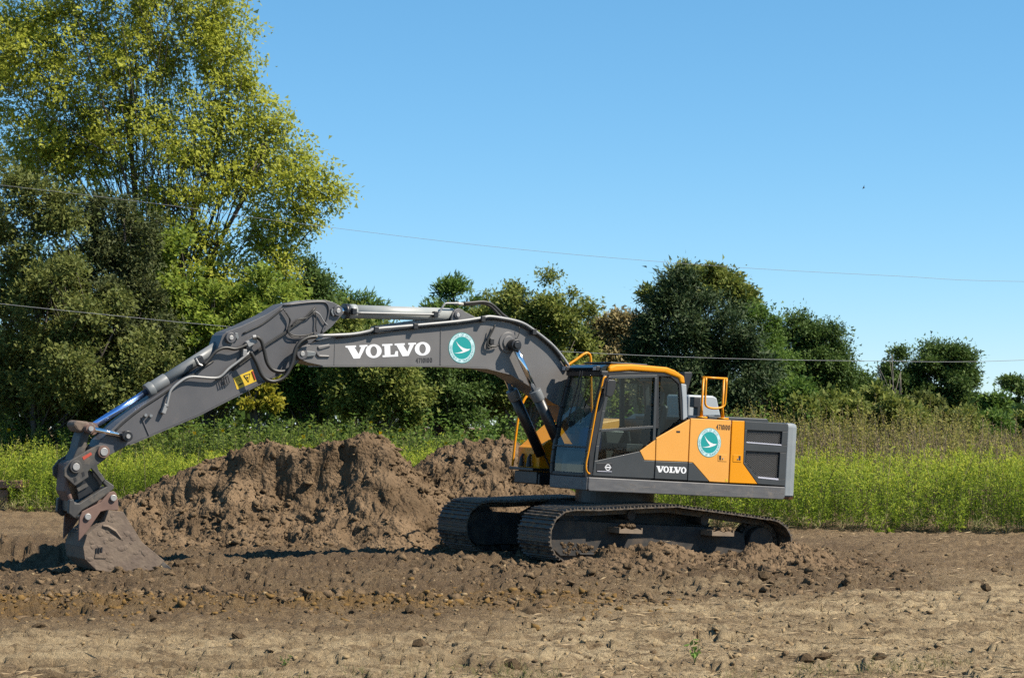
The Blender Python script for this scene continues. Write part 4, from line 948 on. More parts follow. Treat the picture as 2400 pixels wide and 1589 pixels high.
for (x, y) in ((194, 1112), (175, 1125)):
    MB().prism(UP([(x - 3, y - 5), (x + 3, y - 7), (x + 5, y + 2), (x, y + 6)], CN_ + .003), CN_ - .001, CN_ + .003).build('coupler_slot', M_BLK, cpl)
# bucket
KN, KF = .27, -.44
ear = [(256, 1154), (267, 1150.5), (273, 1156), (277, 1171), (278, 1196), (253, 1195), (236, 1199), (207, 1242), (184, 1269), (185, 1235), (187, 1212), (193, 1199), (236, 1177)]
bk = MB()
so_ = [(255, 1195), (289, 1199), (333, 1270), (386, 1314), (367, 1334), (294, 1346), (226, 1336), (199, 1310), (195, 1282), (204, 1253), (231, 1231), (245, 1222)]
sl = UP(so_, KN)
bk.prism(sl, KN - .03, KN); bk.prism(sl, KF, KF + .03)
shell = [sl[i] for i in (1, 0, 11, 10, 9, 8, 7, 6, 5, 4)]
cc = np.mean(np.array(sl), 0)
for i in range(1, len(shell) - 1):
    a, c_ = np.array(shell[i]), np.array(shell[i + 1]); ai, ci = a + (cc - a) * .06, c_ + (cc - c_) * .06
    bk.prism([tuple(a), tuple(c_), tuple(ci), tuple(ai)], KF + .03, KN - .03)
bko = bk.build('bucket', M_BKT, ex, bevel=.006)
bko['label'] = 'soil-caked digging bucket resting on the ground'
# load of dark soil inside
bi = [tuple(np.array(p) + (cc - np.array(p)) * .12) for p in sl]; MB().prism(bi, KF + .035, KN - .035).build('soil_load', M_HEAP, bko)
# caked-on raised rim on the side plate
P = UP([(241, 1232), (252, 1234), (270, 1245), (284, 1262)], KN + .006); MB().tube([(u, KN, w) for u, w in P], [.02, .03, .03, .012], 6).build('side_rib', M_BKT, bko)
for i in range(3):
    MB().box(U3(226 + i * 6, 1290 - i, KN + .004), (.02, .016, .07)).build('wear_mark', M_BLKS, bko)
MB().box(U3(236, 1303, KN + .004), (.16, .014, .05)).build('wear_mark', M_BKT, bko)
mb2 = MB()
for i in range(60):
    x, y = random.uniform(205, 350), random.uniform(1205, 1330)
    if x - 255 > (y - 1195) * .98 or (x < 250 and y < 1240) or x + (y - 1195) * .25 < 232: continue
    blob(mb2, U3(x, y, KN + .002), random.uniform(.012, .05), (1.3, .14, 1.0))
mb2.build('caked_soil', M_BKT, bko)['kind'] = 'stuff'
for i in range(5):
    v = KF + .05 + i * (KN - KF - .1) / 4; p = U(386, 1314, KN)
    MB().prism([(p[0] + .06, p[1] - .10), (p[0] + .03, p[1] + .0), (p[0] - .15, p[1] - .13)], v - .05, v + .05).build('bucket_tooth', M_CPL, bko, bevel=.006)
for v0, v1 in ((CN_ + .03, CN_ + .07), (CF_ - .07, CF_ - .03)):
    MB().prism(UP(ear, CN_ + .07), v0, v1).build('bucket_ear', M_EAR, bko, bevel=.008)
for x, y in ((265, 1166.5), (205, 1210.5)):
    u, w = U(x, y, CN_ + .07)
    MB().cyl((u, CF_ - .09, w), (u, CN_ + .10, w), .045, 16).build('bucket_pin', M_PIN, bko, smooth=True, bevel=.006)
# dried mud stuck on track frame steps and guard
mud = MB()
ico = None
for u in (.80, -.92):
    for k in range(9): blob(mud, (u + random.uniform(-.15, .12), 1.195 + random.uniform(.26, .40), .53 + random.uniform(0, .05)), random.uniform(.025, .06))
for k in range(60): blob(mud, (random.uniform(-1.45, 1.45), 1.195 + .18, .155 + random.uniform(0, .03) + (.05 if random.random() < .3 else 0)), random.uniform(.015, .05), (1.4, .6, .8))
for k in range(40): blob(mud, (random.uniform(1.40, 1.85), 1.195 + .175, .13 + random.uniform(0, .16)), random.uniform(.012, .04), (1, .35, 1))
mo = mud.build('caked_mud', M_HEAP, ex); mo['kind'] = 'stuff'

# ================================================================== CLODS, LITTER
def hmax(X, Y):
    return np.maximum.reduce([ground_h(X, Y), np.where((X > -7.7) & (X < .35) & (Y > 33.5) & (Y < 39), heap_main(X, Y), -9), np.where((X > -2.7) & (X < 2.5) & (Y > 35) & (Y < 41), heap_two(X, Y), -9), np.where((X > -.25) & (X < 5.8) & (Y > 27.9) & (Y < 33.1), berm(X, Y), -9)])
t_ = (1 + 5 ** .5) / 2
ICV = np.array([(-1, t_, 0), (1, t_, 0), (-1, -t_, 0), (1, -t_, 0), (0, -1, t_), (0, 1, t_), (0, -1, -t_), (0, 1, -t_), (t_, 0, -1), (t_, 0, 1), (-t_, 0, -1), (-t_, 0, 1)]) / 1.9
ICF = np.array([(0, 11, 5), (0, 5, 1), (0, 1, 7), (0, 7, 10), (0, 10, 11), (1, 5, 9), (5, 11, 4), (11, 10, 2), (10, 7, 6), (7, 1, 8), (3, 9, 4), (3, 4, 2), (3, 2, 6), (3, 6, 8), (3, 8, 9), (4, 9, 5), (2, 4, 11), (6, 2, 10), (8, 6, 7), (9, 8, 1)])
def clods(name, X, Y, R, m, label):
    n = len(X); Z = hmax(X, Y)
    J = ICV[None] * rng.uniform(.25, 1.5, (n, 12, 1)) * rng.uniform(.7, 1.3, (n, 12, 3)) * R[:, None, None] * np.stack([rng.uniform(.8, 1.4, n), rng.uniform(.8, 1.3, n), rng.uniform(.5, .9, n)], 1)[:, None, :]
    a = rng.uniform(0, 2 * pi, n); ca, sa = np.cos(a)[:, None], np.sin(a)[:, None]
    Vx = J[..., 0] * ca - J[..., 1] * sa + X[:, None]; Vy = J[..., 0] * sa + J[..., 1] * ca + Y[:, None]; Vz = J[..., 2] + (Z - R * .16)[:, None]
    V = np.stack([Vx, Vy, Vz], -1).reshape(-1, 3); Q = (ICF[None] + (np.arange(n) * 12)[:, None, None]).reshape(-1, 3)
    return tag(fast_mesh(name, V, Q, m), label, 'soil', kind='stuff')
def scatter(n, f):
    """rejection-sample over the visible ground by a density function"""
    out = []
    tot = 0
    while tot < n:
        inv = rng.uniform(1 / 44., 1 / 15.5, n * 2) ; Y = 1 / inv; X = rng.uniform(-.27, .27, n * 2) * Y
        k = rng.random(n * 2) < f(X, Y); out.append(np.stack([X[k], Y[k]], 1)); tot += k.sum()
    a = np.concatenate(out)[:n]; return a[:, 0], a[:, 1]
def dens_churn(X, Y):
    edge = 22.3 + .62 * np.clip(X + 1, 0, 9)
    c = sstep(edge, edge + 1.2, Y) * sstep(40, 34, Y) * sstep(7, 4.6, X)
    return np.clip(.05 + .95 * c * (.35 + .65 * sstep(-.2, .3, fbm(X * .7, Y * .7, 3, 70))), 0, 1)
X, Y = scatter(8500, dens_churn); R = (.010 + .075 * rng.random(len(X)) ** 5) * (.55 + .45 * dens_churn(X, Y))
clods('soil_clods', X, Y, R, mat('clod_soil', (.130, .090, .054), (.215, .150, .090), 2.2, rough=.97, spec=.05, bump=1.0, bscale=60, dirt=.3, dirtc=(.13, .09, .06), dscale=9), 'countless small brown clods strewn over the churned dirt')
X, Y = scatter(2200, lambda X, Y: np.exp(-((Y - 24.6 - .12 * (X + 3)) / 1.2) ** 2) * sstep(2.2, .6, X)); R = .009 + .050 * rng.random(len(X)) ** 4
clods('clay_clods', X, Y, R, mat('clay_soil', (.150, .090, .032), (.22, .134, .050), 5, rough=.95, spec=.08, bump=.5), 'small ochre clay clods in a band across the foreground')
X, Y = scatter(3600, lambda X, Y: sstep(-2, 2, X) * sstep(34, 24, Y) * .8 + .2); R = .010 + .035 * rng.random(len(X)) ** 3.5
clods('pale_clods', X, Y, R, mat('pale_soil', (.34, .25, .140), (.19, .136, .080), 5, rough=.95, spec=.08, bump=.5), 'small dry tan soil crumbs on the scraped flat')
hx = [(-7.3, 0., 33.8, 36.8, 2500), (-2.5, 1.6, 35.6, 38.8, 1000), (.0, 5.4, 28.8, 32.4, 1200)]
X = np.concatenate([rng.uniform(a, b, n) for a, b, c, d, n in hx]); Y = np.concatenate([rng.uniform(c, d, n) for a, b, c, d, n in hx])
k = fbm(X * .9, Y * .9, 3, 71) > -.22; X, Y = X[k], Y[k]; R = .012 + .06 * rng.random(len(X)) ** 3.5
clods('heap_clods', X, Y, R, MATS['clod_soil'], 'loose crumbs and clods lying on the soil heaps')
# larger single clods
cl_me = []
for k in range(6):
    b = MB(); blob(b, (0, 0, 0), 1.0, (1.15, 1, .7)); blob(b, (.5, .2, -.1), .6); o = b.build('dirt_clod', MATS['clod_soil'], None); cl_me.append(o.data); bpy.data.objects.remove(o)
big = [(1200, 1565, .12), (1130, 1500, .0), (560, 1497, .10), (985, 1520, .12), (1625, 1340, .13), (1680, 1352, .12), (1740, 1350, .11), (1790, 1352, .12), (1820, 1346, .10), (1470, 1330, .10), (1500, 1310, .08), (1390, 1345, .09), (2100, 1352, .14), (2140, 1355, .11), (2290, 1372, .13), (2310, 1380, .10), (1890, 1548, .10), (1930, 1545, .12), (2060, 1545, .10), (2180, 1325, .08), (2060, 1302, .07), (2330, 1338, .07), (1240, 1440, .14), (1225, 1460, .11), (1260, 1425, .09), (420, 1330, .16), (445, 1322, .14), (470, 1318, .13), (395, 1338, .12), (1130, 1370, .10), (1010, 1395, .09), (690, 1370, .08), (520, 1400, .10), (205, 1415, .10), (90, 1470, .09), (830, 1440, .10), (960, 1432, .09), (1090, 1330, .10), (360, 1450, .08), (1560, 1395, .07), (1350, 1400, .08)]
for i, (px, py, r) in enumerate(big):
    if r == 0: continue
    Yg = F_PX * CAM_Z / (py - HOR); Xg = (px - 1200) / F_PX * Yg
    for _ in range(3):
        zg = float(hmax(np.array([Xg]), np.array([Yg]))[0]); Yg = F_PX * (CAM_Z - zg) / (py - HOR); Xg = (px - 1200) / F_PX * Yg
    o = mk('dirt_clod', cl_me[i % 6]); o.location = (Xg, Yg, zg + r * .18); r *= .75; o.scale = (r, r, r * random.uniform(.9, 1.3)); o.rotation_euler = (random.uniform(-.4, .4), random.uniform(-.4, .4), random.uniform(0, 6))
    if px < 480 and py < 1345: lab = 'dark soil clod beside the bucket tip'
    elif 1300 < px < 1900 and py < 1360: lab = 'soil clod at the front foot of the ridge along the near track'
    elif px > 1950 and py < 1400: lab = 'lone clod on the bare flat right of the machine'
    elif px > 1850: lab = 'big clod near the bottom right edge of the bare soil'
    elif px > 1180: lab = 'clod at the right end of the ochre clay band'
    elif py > 1480: lab = 'clod in the lower left foreground below the clay band'
    else: lab = 'clod lying in the ochre clay band'
    tag(o, lab, 'dirt clod', 'loose clods: ' + lab[:40])

# ---------------------------------------------------------------- blades and leaves
LEAFDIR = (.45, -.35, .70)      # leaves turn their blades up and towards the light
def leaves(name, P, D, Ln, Wd, m, parent=None, fold=.12, face=None, tri=False):
    """kite-shaped leaves: base P, direction D, length, width ratio"""
    n = len(P); D = D / np.linalg.norm(D, axis=1, keepdims=True)
    r = rng.normal(size=(n, 3)) * (1 if face is None else .55)
    if face is not None: r = r + face
    B = np.cross(D, r); B /= np.linalg.norm(B, axis=1, keepdims=True) + 1e-9
    Nn = np.cross(B, D)
    Ln = Ln[:, None]; mid = P + D * Ln * .45; w = B * Ln * (Wd / 2); fo = Nn * Ln * fold
    if tri:
        sk = rng.uniform(.1, .6, (n, 1))
        V = np.stack([P + D * Ln * sk + w * 1.15, P + D * Ln, P + D * Ln * (.6 - sk) - w * 1.15], 1).reshape(-1, 3)
        return fast_mesh(name, V, np.arange(n * 3).reshape(n, 3), m, parent)
    V = np.stack([P, mid + w + fo, P + D * Ln - fo * .5, mid - w + fo], 1).reshape(-1, 3)
    return fast_mesh(name, V, np.arange(n * 4).reshape(n, 4), m, parent)
def litter(name, n, f, m, label, L0=.05, L1=.22):
    X, Y = scatter(n, f); Z = hmax(X, Y) + .008 + .03 * rng.random(n) ** 3
    a = rng.uniform(0, 2 * pi, n); D = np.stack([np.cos(a), np.sin(a) * .7, rng.normal(0, .12, n)], 1)
    o = leaves(name, np.stack([X, Y, Z], 1), D, rng.uniform(L0, L1, n), .07, m, fold=.02); return tag(o, label, 'straw', kind='stuff')
def yedge(X): return 40.9 + (9.9 - X) * .498
litter('straw_litter', 3400, lambda X, Y: np.clip(np.exp(-((Y - yedge(X)) / 2.2) ** 2) + .12 * sstep(-1, 2, X) + .2 * sstep(19, 17, Y), 0, 1), mat('dry_straw', (.42, .31, .17), (.24, .17, .10), isl=True, rough=.8), 'pale dry straw bits lying on the bare soil')

# ================================================================== VEGETATION
def dirs(n, up=0.3, spread=1.0):
    d = rng.normal(size=(n, 3)) * spread; d[:, 2] += up; return d
def weeds(name, n, region, hgt, lv_n, Ll, Wd, m, label, cat, lo=.08, up=.7, stemm=None, stemw=.012, lean=.08, droop=0., tri=False):
    X, Y = region(n); n = len(X); H = hgt(X, Y, n)
    bx, by = rng.normal(0, lean, n) * H, rng.normal(0, lean, n) * H
    t = rng.uniform(lo, 1, (n, lv_n)) ** .8
    P = np.stack([X[:, None] + bx[:, None] * t ** 1.6, Y[:, None] + by[:, None] * t ** 1.6, H[:, None] * t], -1)
    a = rng.uniform(0, 2 * pi, (n, lv_n)); el = rng.normal(up, .35, (n, lv_n))
    D = np.stack([np.cos(a) * np.cos(el), np.sin(a) * np.cos(el), np.sin(el)], -1).reshape(-1, 3)
    Lv = (Ll * rng.uniform(.6, 1.25, (n, lv_n)) * (1 - .35 * t)).ravel()
    o = leaves(name, P.reshape(-1, 3), D, Lv, Wd, m, face=np.array(LEAFDIR)[None], tri=tri); tag(o, label, cat, kind='stuff')
    if stemm:
        S0 = np.stack([X, Y, 0 * X], 1); S1 = np.stack([X + bx * .35, Y + by * .35, H * .55], 1); S2 = np.stack([X + bx, Y + by, H * .97], 1)
        w = np.array([stemw / 2, 0, 0]); V = np.stack([S0 - w, S0 + w, S1 + w, S1 - w, S2 + w * .5, S2 - w * .5], 1).reshape(-1, 3)
        i = np.arange(n) * 6; Q = np.concatenate([np.stack([i, i + 1, i + 2, i + 3], 1), np.stack([i + 3, i + 2, i + 4, i + 5], 1)])
        fs = fast_mesh(name + '_stems', V, Q, stemm); tag(fs, label.replace('leaves', 'stems') if 'leaves' in label else 'thin stems of ' + label, cat, kind='stuff')
    return X, Y, H, bx, by
def strip(x0, x1, d0, d1):
    def r(n):
        X = rng.uniform(x0, x1, n); Y = yedge(X) + .7 * fbm(X * .7, X * 0, 3, 80) + .45 * fbm(X * 2.9, X * 0, 2, 86) + d0 + (d1 - d0) * rng.random(n); return X, Y
    return r
M_GOLD = leafmat('goldenrod_leaf', (.17, .27, .022), (.40, .50, .050), .45)
M_PLUME = leafmat('goldenrod_plume', (.34, .41, .042), (.52, .54, .068), .45)
M_STEM = mat('green_stem', (.06, .085, .02), (.10, .12, .03), isl=True, rough=.7)
M_WILD = leafmat('wildflower_leaf', (.085, .140, .024), (.215, .275, .045), .4)
def gh(X, Y, n): return 1.30 + .28 * fbm(X * .5, Y * .5, 2, 81) + .26 * fbm(X * 1.7, Y * 1.7, 2, 87) + rng.normal(0, .12, n) - .45 * np.exp(-(Y - yedge(X)) / .35)
a1 = weeds('goldenrod_leaves', 3400, strip(-15, 13, .0, 2.4), gh, 54, .115, .24, M_GOLD, 'bright green goldenrod leaves along the field edge', 'goldenrod', lo=.04, up=.45, stemm=M_STEM, stemw=.006, lean=.11, tri=True)
a2 = weeds('goldenrod_leaves_beyond', 4600, strip(-16, 15, 2.4, 12), gh, 24, .12, .24, M_GOLD, 'green goldenrod leaves filling the field behind the edge', 'goldenrod', lo=.5, tri=True)
Xp = np.concatenate([a1[0] + a1[3], a2[0] + a2[3]]); Yp = np.concatenate([a1[1] + a1[4], a2[1] + a2[4]]); Hp = np.concatenate([a1[2], a2[2]])
k = np.repeat(np.arange(len(Xp)), 6); n = len(k)
P = np.stack([Xp[k] + rng.normal(0, .04, n), Yp[k] + rng.normal(0, .04, n), Hp[k] - .18 + rng.random(n) * .2], 1)
tag(leaves('goldenrod_plumes', P, dirs(n, .8, .7), rng.uniform(.04, .10, n), .3, M_PLUME, face=np.array(LEAFDIR)[None]), 'soft yellow-green goldenrod tips above the field', 'goldenrod', kind='stuff')
def ragged(n):
    X = rng.uniform(-15, 13, n); Y = yedge(X) + rng.normal(-.1, .35, n); return X, Y
weeds('edge_grass', 600, ragged, lambda X, Y, n: .15 + .45 * rng.random(n) ** 2, 9, .24, .05, mat('edge_grass_blade', (.17, .20, .05), (.40, .32, .16), isl=True, rough=.8, trans=.3), 'ragged mixed dry and green grass along the front edge of the field', 'grass', lo=0., up=.8)
def stalks(n):
    X = rng.uniform(-15, 13, n); Y = yedge(X) + rng.uniform(0, 6, n); return X, Y
weeds('tall_stalks', 170, stalks, lambda X, Y, n: 1.5 + .4 * rng.random(n), 16, .13, .2, leafmat('stalk_leaf', (.16, .18, .04), (.34, .30, .09), .35), 'taller bent stalks sticking out of the goldenrod', 'weeds', lo=.5, up=.8, stemm=mat('stalk_stem', (.14, .11, .05), (.22, .18, .09), isl=True, rough=.8), stemw=.014, lean=.2)
# tall leafy wildflowers on the left half
def wf_region(n):
    X = rng.uniform(-15, 2.2, n); Y = yedge(X) + rng.uniform(3.2, 8, n); return X, Y
w = weeds('wildflower_leaves', 1500, wf_region, lambda X, Y, n: 1.70 + .50 * fbm(X * .5, Y * .5, 3, 82) + rng.normal(0, .22, n), 50, .18, .36, M_WILD, 'dark green leafy wildflower leaves behind the spoil heap', 'wildflowers', lo=.25, up=.25, tri=True, stemm=M_STEM, stemw=.02)
k = rng.choice(len(w[0]), 150); n = len(k); FV, FQ = [], []
for i in k:
    c0 = np.array([w[0][i] + w[3][i], w[1][i] + w[4][i], w[2][i] + random.uniform(-.25, .08)]); r = random.uniform(.035, .065); b0 = len(FV)
    nx = random.uniform(-.6, .9)
    for q in range(8):
        a = 2 * pi * q / 8; rr = r * (1 if q % 2 else .7); FV.append(c0 + np.array([cos(a) * rr, -sin(a) * rr * .3 + cos(a) * rr * nx * .4, sin(a) * rr]))
    FQ.append(list(range(b0, b0 + 8)))
tag(fast_mesh('wildflower_heads', np.array(FV), np.array(FQ), mat('flower_yellow', (.75, .44, .008), (.85, .52, .01), isl=True, rough=.9, spec=.02, trans=.2)), 'small golden yellow wildflower heads above the green weeds', 'wildflowers', kind='stuff')
# dry brown weeds on the right
def dw(n):
    X = rng.uniform(4.0, 18, n); Y = yedge(X) + rng.uniform(6, 15, n); return X, Y
weeds('dry_weeds', 1500, dw, lambda X, Y, n: 1.45 + .045 * (Y - 46) + .35 * fbm(X * .8, Y * .8, 2, 83) + rng.normal(0, .25, n), 34, .11, .20, mat('dry_weed', (.25, .185, .095), (.37, .285, .15), isl=True, rough=.85, trans=.2), 'dry brown and tan weed stalks between field and shrubs', 'dry weeds', lo=.3, up=1.0, tri=True, stemm=mat('dry_stalk', (.22, .16, .10), (.13, .09, .06), isl=True, rough=.85), stemw=.018)
def brush(n):
    X = rng.uniform(5.2, 19, n); Y = yedge(X) + rng.uniform(9, 19, n); return X, Y
weeds('brush_leaves', 1900, brush, lambda X, Y, n: 1.75 + .075 * (Y - 50) + .45 * fbm(X * .35, Y * .35, 3, 88) + rng.normal(0, .2, n) - .5 * sstep(10, 16, X), 56, .13, .34, leafmat('brush_leaf', (.19, .205, .042), (.42, .36, .10), .4), 'tall tan-green weedy brush rising behind the field', 'brush', lo=.2, up=.5, tri=True, stemm=mat('brush_stem', (.16, .12, .07), (.24, .19, .11), isl=True, rough=.85), stemw=.012, lean=.14)
def fore(n):
    X = np.concatenate([rng.uniform(1.6, 4.8, n - n // 3), rng.uniform(-2.6, 0.6, n // 3)]); Y = rng.uniform(16.3, 18.3, n); k = fbm(X * 1.1, Y * 1.1, 2, 84) > .12; return X[k], Y[k]
weeds('short_grass', 900, fore, lambda X, Y, n: .05 + .09 * rng.random(n), 6, .09, .06, leafmat('short_grass_blade', (.10, .13, .03), (.24, .20, .09), .3), 'sparse short grass in the bottom right foreground', 'grass', lo=.0, up=1.0)
# young weeds standing alone in the foreground
def small_weed(px, py, h, label):
    Yg = F_PX * CAM_Z / (py - HOR); Xg = (px - 1200) / F_PX * Yg; zg = float(hmax(np.array([Xg]), np.array([Yg]))[0])
    r = empty('weed', (Xg, Yg, zg)); tag(r, label, 'weed')
    b = MB(); lv = []
    for s_ in range(3):
        a = s_ * 2.1 + .4; top = Vector((.05 * cos(a), .05 * sin(a), h * (1 - .2 * s_))); b.tube([(0, 0, 0), top * .5 + Vector((.01, 0, 0)), top], [.004, .003, .002], 5)
        for q in range(6): lv.append(top * (.45 + .1 * q))
    b.build('stem', M_STEM, r)
    for v in lv:
        P = np.array([v]); o = leaves('leaf', P, dirs(1, .1), np.array([h * .28]), .6, leafmat('weed_leaf', (0.120, 0.225, 0.038), (0.195, 0.330, 0.060), .35), r)
small_weed(1628, 1552, .22, 'small upright green weed alone on the bare foreground soil')
small_weed(668, 1556, .10, 'tiny pale green weed beside a clod in the lower left foreground')

def tree(name, label, cat, Y, blobs, base_px, n, leaf, m, bark, wd=.55, clump=.55, nb=24, depth=1., trunk_r=.16, up=0., seed=1, stems=1, dens_in=.45, ztop=None, limbs=True, flat=.75, bare=False, group=None):
    global rng
    rs = np.random.default_rng(seed)
    bx, by, _ = W(base_px, HOR, Y)
    root = empty(name, (bx, by, 0)); tag(root, label, cat, group)
    sc = Y / F_PX
    n = int(n * 1.85); leaf = leaf * .80
    C = np.array([[(x - 1200) * sc - bx, rs.uniform(-.4, .4) * rx * sc * depth, CAM_Z + (HOR - y) * sc] for x, y, rx, ry in blobs]); Rr = np.array([[rx * sc, min(rx, ry * 1.3) * sc * depth, ry * sc] for x, y, rx, ry in blobs])
    vol = Rr[:, 0] * Rr[:, 2]; vol = vol / vol.sum()
    ncl = max(8, int((Rr[:, 0] * Rr[:, 1] * Rr[:, 2]).sum() * 4.2 / (clump ** 3) * .32))
    ncl = min(ncl, n // 14)
    bi = rs.choice(len(blobs), ncl, p=vol)
    d = rs.normal(size=(ncl, 3)); d /= np.linalg.norm(d, axis=1, keepdims=True)
    rad = (dens_in + (1 - dens_in) * rs.random(ncl)) ** .8
    cc_ = C[bi] + d * rad[:, None] * Rr[bi]
    cs = clump * rs.uniform(.45, 1.15, ncl)
    if not bare:
        li = rs.choice(ncl, n, p=cs ** 2 / (cs ** 2).sum())
        off = rs.normal(size=(n, 3)) * .48; off[:, 2] *= flat
        P = cc_[li] + off * cs[li][:, None]
        out = d[li] * .5 + off * .5
        D = rs.normal(size=(n, 3)) * .7 + out; D[:, 2] += up
        rng_, rng_keep = rs, rng
        rng = rs
        k = P[:, 2] > .1
        leaves('crown', P[k], D[k], leaf * np.clip(rs.lognormal(-.12, .32, n), .4, 1.7)[k], wd, m, root, face=(d[li] * .45 + np.array(LEAFDIR))[k], tri=True)
        rng = rng_keep
    if limbs:
        b = MB(); top = C[:, 2].max()
        zc = C[:, 2].mean()
        for s_ in range(stems):
            a = rs.uniform(0, 2 * pi); lean = (0 if stems == 1 else 1) * rs.uniform(.3, 1.) * Rr[:, 0].max() * .8
            tgt = C[rs.integers(len(C))] if stems > 1 else np.array([C[:, 0].mean(), C[:, 1].mean(), top])
            if stems > 1: tgt = np.array([tgt[0] * .8, tgt[1], min(max(tgt[2], zc), top * .8)])
            p0 = np.array([rs.uniform(-.25, .25) * (stems > 1), 0, -.2]); pts = []
            for t in np.linspace(0, 1, 8):
                q = p0 * (1 - t) + tgt * t; q[0] = p0[0] + (tgt[0] - p0[0]) * t ** 1.4; q[1] = p0[1] + (tgt[1] - p0[1]) * t ** 1.4
                pts.append(q + rs.normal(0, .06, 3) * (t > 0) * min(1, top / 6))
            rr = trunk_r * (1 if s_ == 0 else rs.uniform(.5, .9))
            b.tube([tuple(p) for p in pts], [rr * (1 - .9 * t) + .008 for t in np.linspace(0, 1, 8)], 7)
            for q in range(nb // stems):
                tg = cc_[rs.integers(ncl)]; 
                hh = np.clip((tg[2] * rs.uniform(.35, .8)) / max(tgt[2], .1), .08, .95); i0 = int(hh * 7); st = pts[i0]
                mid = (st + tg) / 2 + np.array([0, 0, .12 * np.linalg.norm(tg - st)]) * rs.uniform(-.3, 1) + rs.normal(0, .08, 3)
                r0 = max(.014, rr * (1 - hh) * (.5 if q % 3 == 0 else .22))
                b.tube([tuple(st), tuple(mid), tuple(tg)], [r0, r0 * .6, .006], 5)
        b.build('trunk', bark, root, smooth=True)
    return root
BARK = mat('grey_brown_bark', (.06, .05, .04), (.11, .09, .075), 9, rough=.9, bump=.5, bscale=25, stretch=(1, 1, .25))
BARKP = mat('pale_dead_bark', (.15, .13, .11), (.22, .19, .16), 9, rough=.9)
LM = {
 'big': leafmat('yellowing_leaf', (.32, .365, .042), (.55, .565, .080), .5),
 'olive': leafmat('olive_leaf', (.088, .118, .027), (.190, .205, .049), .3),
 'cedarl': leafmat('brownish_cedar_spray', (.042, .062, .020), (.105, .118, .036), .2),
 'cedar': leafmat('cedar_spray', (.020, .046, .016), (.062, .092, .028), .15),
 'green': leafmat('green_leaf', (0.060, 0.128, 0.022), (0.158, 0.247, 0.042), .36),
 'lime': leafmat('lime_leaf', (0.143, 0.225, 0.030), (0.285, 0.345, 0.045), .4),
 'yellow': leafmat('yellow_leaf', (.25, .26, .025), (.42, .36, .035), .4),
 'dark': leafmat('dark_green_leaf', (.048, .098, .022), (.125, .190, .040), .3),
 'oliveg': leafmat('olive_green_leaf', (.105, .152, .028), (.255, .275, .056), .34),
 'tan': leafmat('tan_leaf', (0.225, 0.195, 0.075), (0.405, 0.315, 0.150), .3),
}
# left group
tree('tall_tree', 'tall pale yellow-green tree with open crown filling the upper left', 'tree', 63,
     [(60, 130, 210, 190), (300, -110, 330, 190), (330, 80, 230, 190), (520, 120, 95, 150), (590, 240, 70, 110), (570, 370, 140, 150), (440, 330, 170, 170), (690, 420, 90, 95), (745, 445, 66, 55), (620, 540, 115, 100), (540, 640, 150, 110), (250, 280, 190, 130), (90, 330, 150, 130), (660, 610, 60, 70), (420, 560, 120, 110), (500, 50, 80, 80), (640, 660, 70, 60), (660, 300, 50, 60), (785, 470, 34, 36), (765, 390, 30, 20), (712, 345, 36, 30), (700, 520, 60, 50), (180, 380, 150, 90), (330, 480, 120, 90), (60, 40, 150, 120)],
     330, 68000, .175, LM['big'], BARK, clump=.40, nb=180, trunk_r=.22, seed=11, stems=6, dens_in=.15, up=-.25, depth=.8)
tree('cedar_tree', 'dark conical cedar standing in front of the tall pale tree', 'tree', 58.5, [(265, 520, 55, 110), (285, 640, 85, 110), (300, 760, 110, 110), (290, 890, 120, 100), (340, 560, 40, 80)], 290, 22000, .20, LM['cedarl'], BARK, wd=.3, clump=.42, seed=12, nb=30, up=-.1)
tree('olive_tree', 'brownish olive leafy tree at the left edge', 'tree', 57, [(20, 480, 110, 130), (90, 600, 130, 120), (30, 740, 150, 140), (170, 720, 120, 110), (200, 860, 140, 100), (60, 880, 150, 100), (130, 480, 60, 70), (330, 850, 70, 80), (40, 945, 150, 60), (200, 940, 140, 60), (340, 935, 90, 55)], 80, 42000, .17, LM['olive'], BARK, clump=.5, seed=13, nb=60, trunk_r=.10, stems=4, dens_in=.35)
tree('vine_tree', 'fresh green vine-hung tree behind the middle of the digger arm', 'tree', 60, [(400, 660, 75, 110), (470, 760, 120, 90), (560, 760, 120, 90), (640, 720, 80, 90), (420, 860, 100, 90), (540, 880, 120, 80), (660, 800, 80, 90), (350, 760, 60, 110)], 480, 27000, .19, LM['lime'], BARK, clump=.45, seed=14, nb=40)
tree('dark_tree', 'dark green tree rising just behind the top of the digger arm', 'tree', 66, [(735, 700, 45, 60), (760, 690, 40, 45), (720, 790, 80, 90), (800, 800, 90, 80), (700, 650, 40, 50)], 740, 22000, .15, LM['dark'], BARK, clump=.5, seed=15)
tree('sumac_sapling', 'feathery sapling above the arm cylinder', 'sapling', 68, [(830, 705, 32, 28), (855, 740, 40, 40), (800, 745, 40, 45), (850, 790, 70, 50)], 830, 5200, .26, LM['green'], BARK, wd=.22, clump=.4, seed=16, dens_in=.3, nb=16)
tree('yellow_shrub', 'small bright yellow-leaved shrub under the digger arm', 'shrub', 56, [(600, 905, 55, 34), (640, 925, 28, 24), (560, 930, 45, 30)], 600, 3600, .17, LM['yellow'], BARK, clump=.3, seed=17, nb=10)
tree('olive_shrub', 'broad olive-green shrub behind the boom lettering', 'shrub', 58, [(900, 860, 75, 90), (840, 890, 80, 90), (930, 930, 70, 70), (820, 810, 60, 60)], 880, 22000, .16, LM['oliveg'], BARK, clump=.42, seed=18, nb=30)
tree('green_shrub', 'dark green shrub between yellow shrub and olive shrub', 'shrub', 59.5, [(750, 880, 80, 90), (710, 930, 80, 60), (780, 800, 80, 70), (660, 850, 50, 60)], 750, 18000, .15, LM['green'], BARK, clump=.42, seed=19, nb=30)
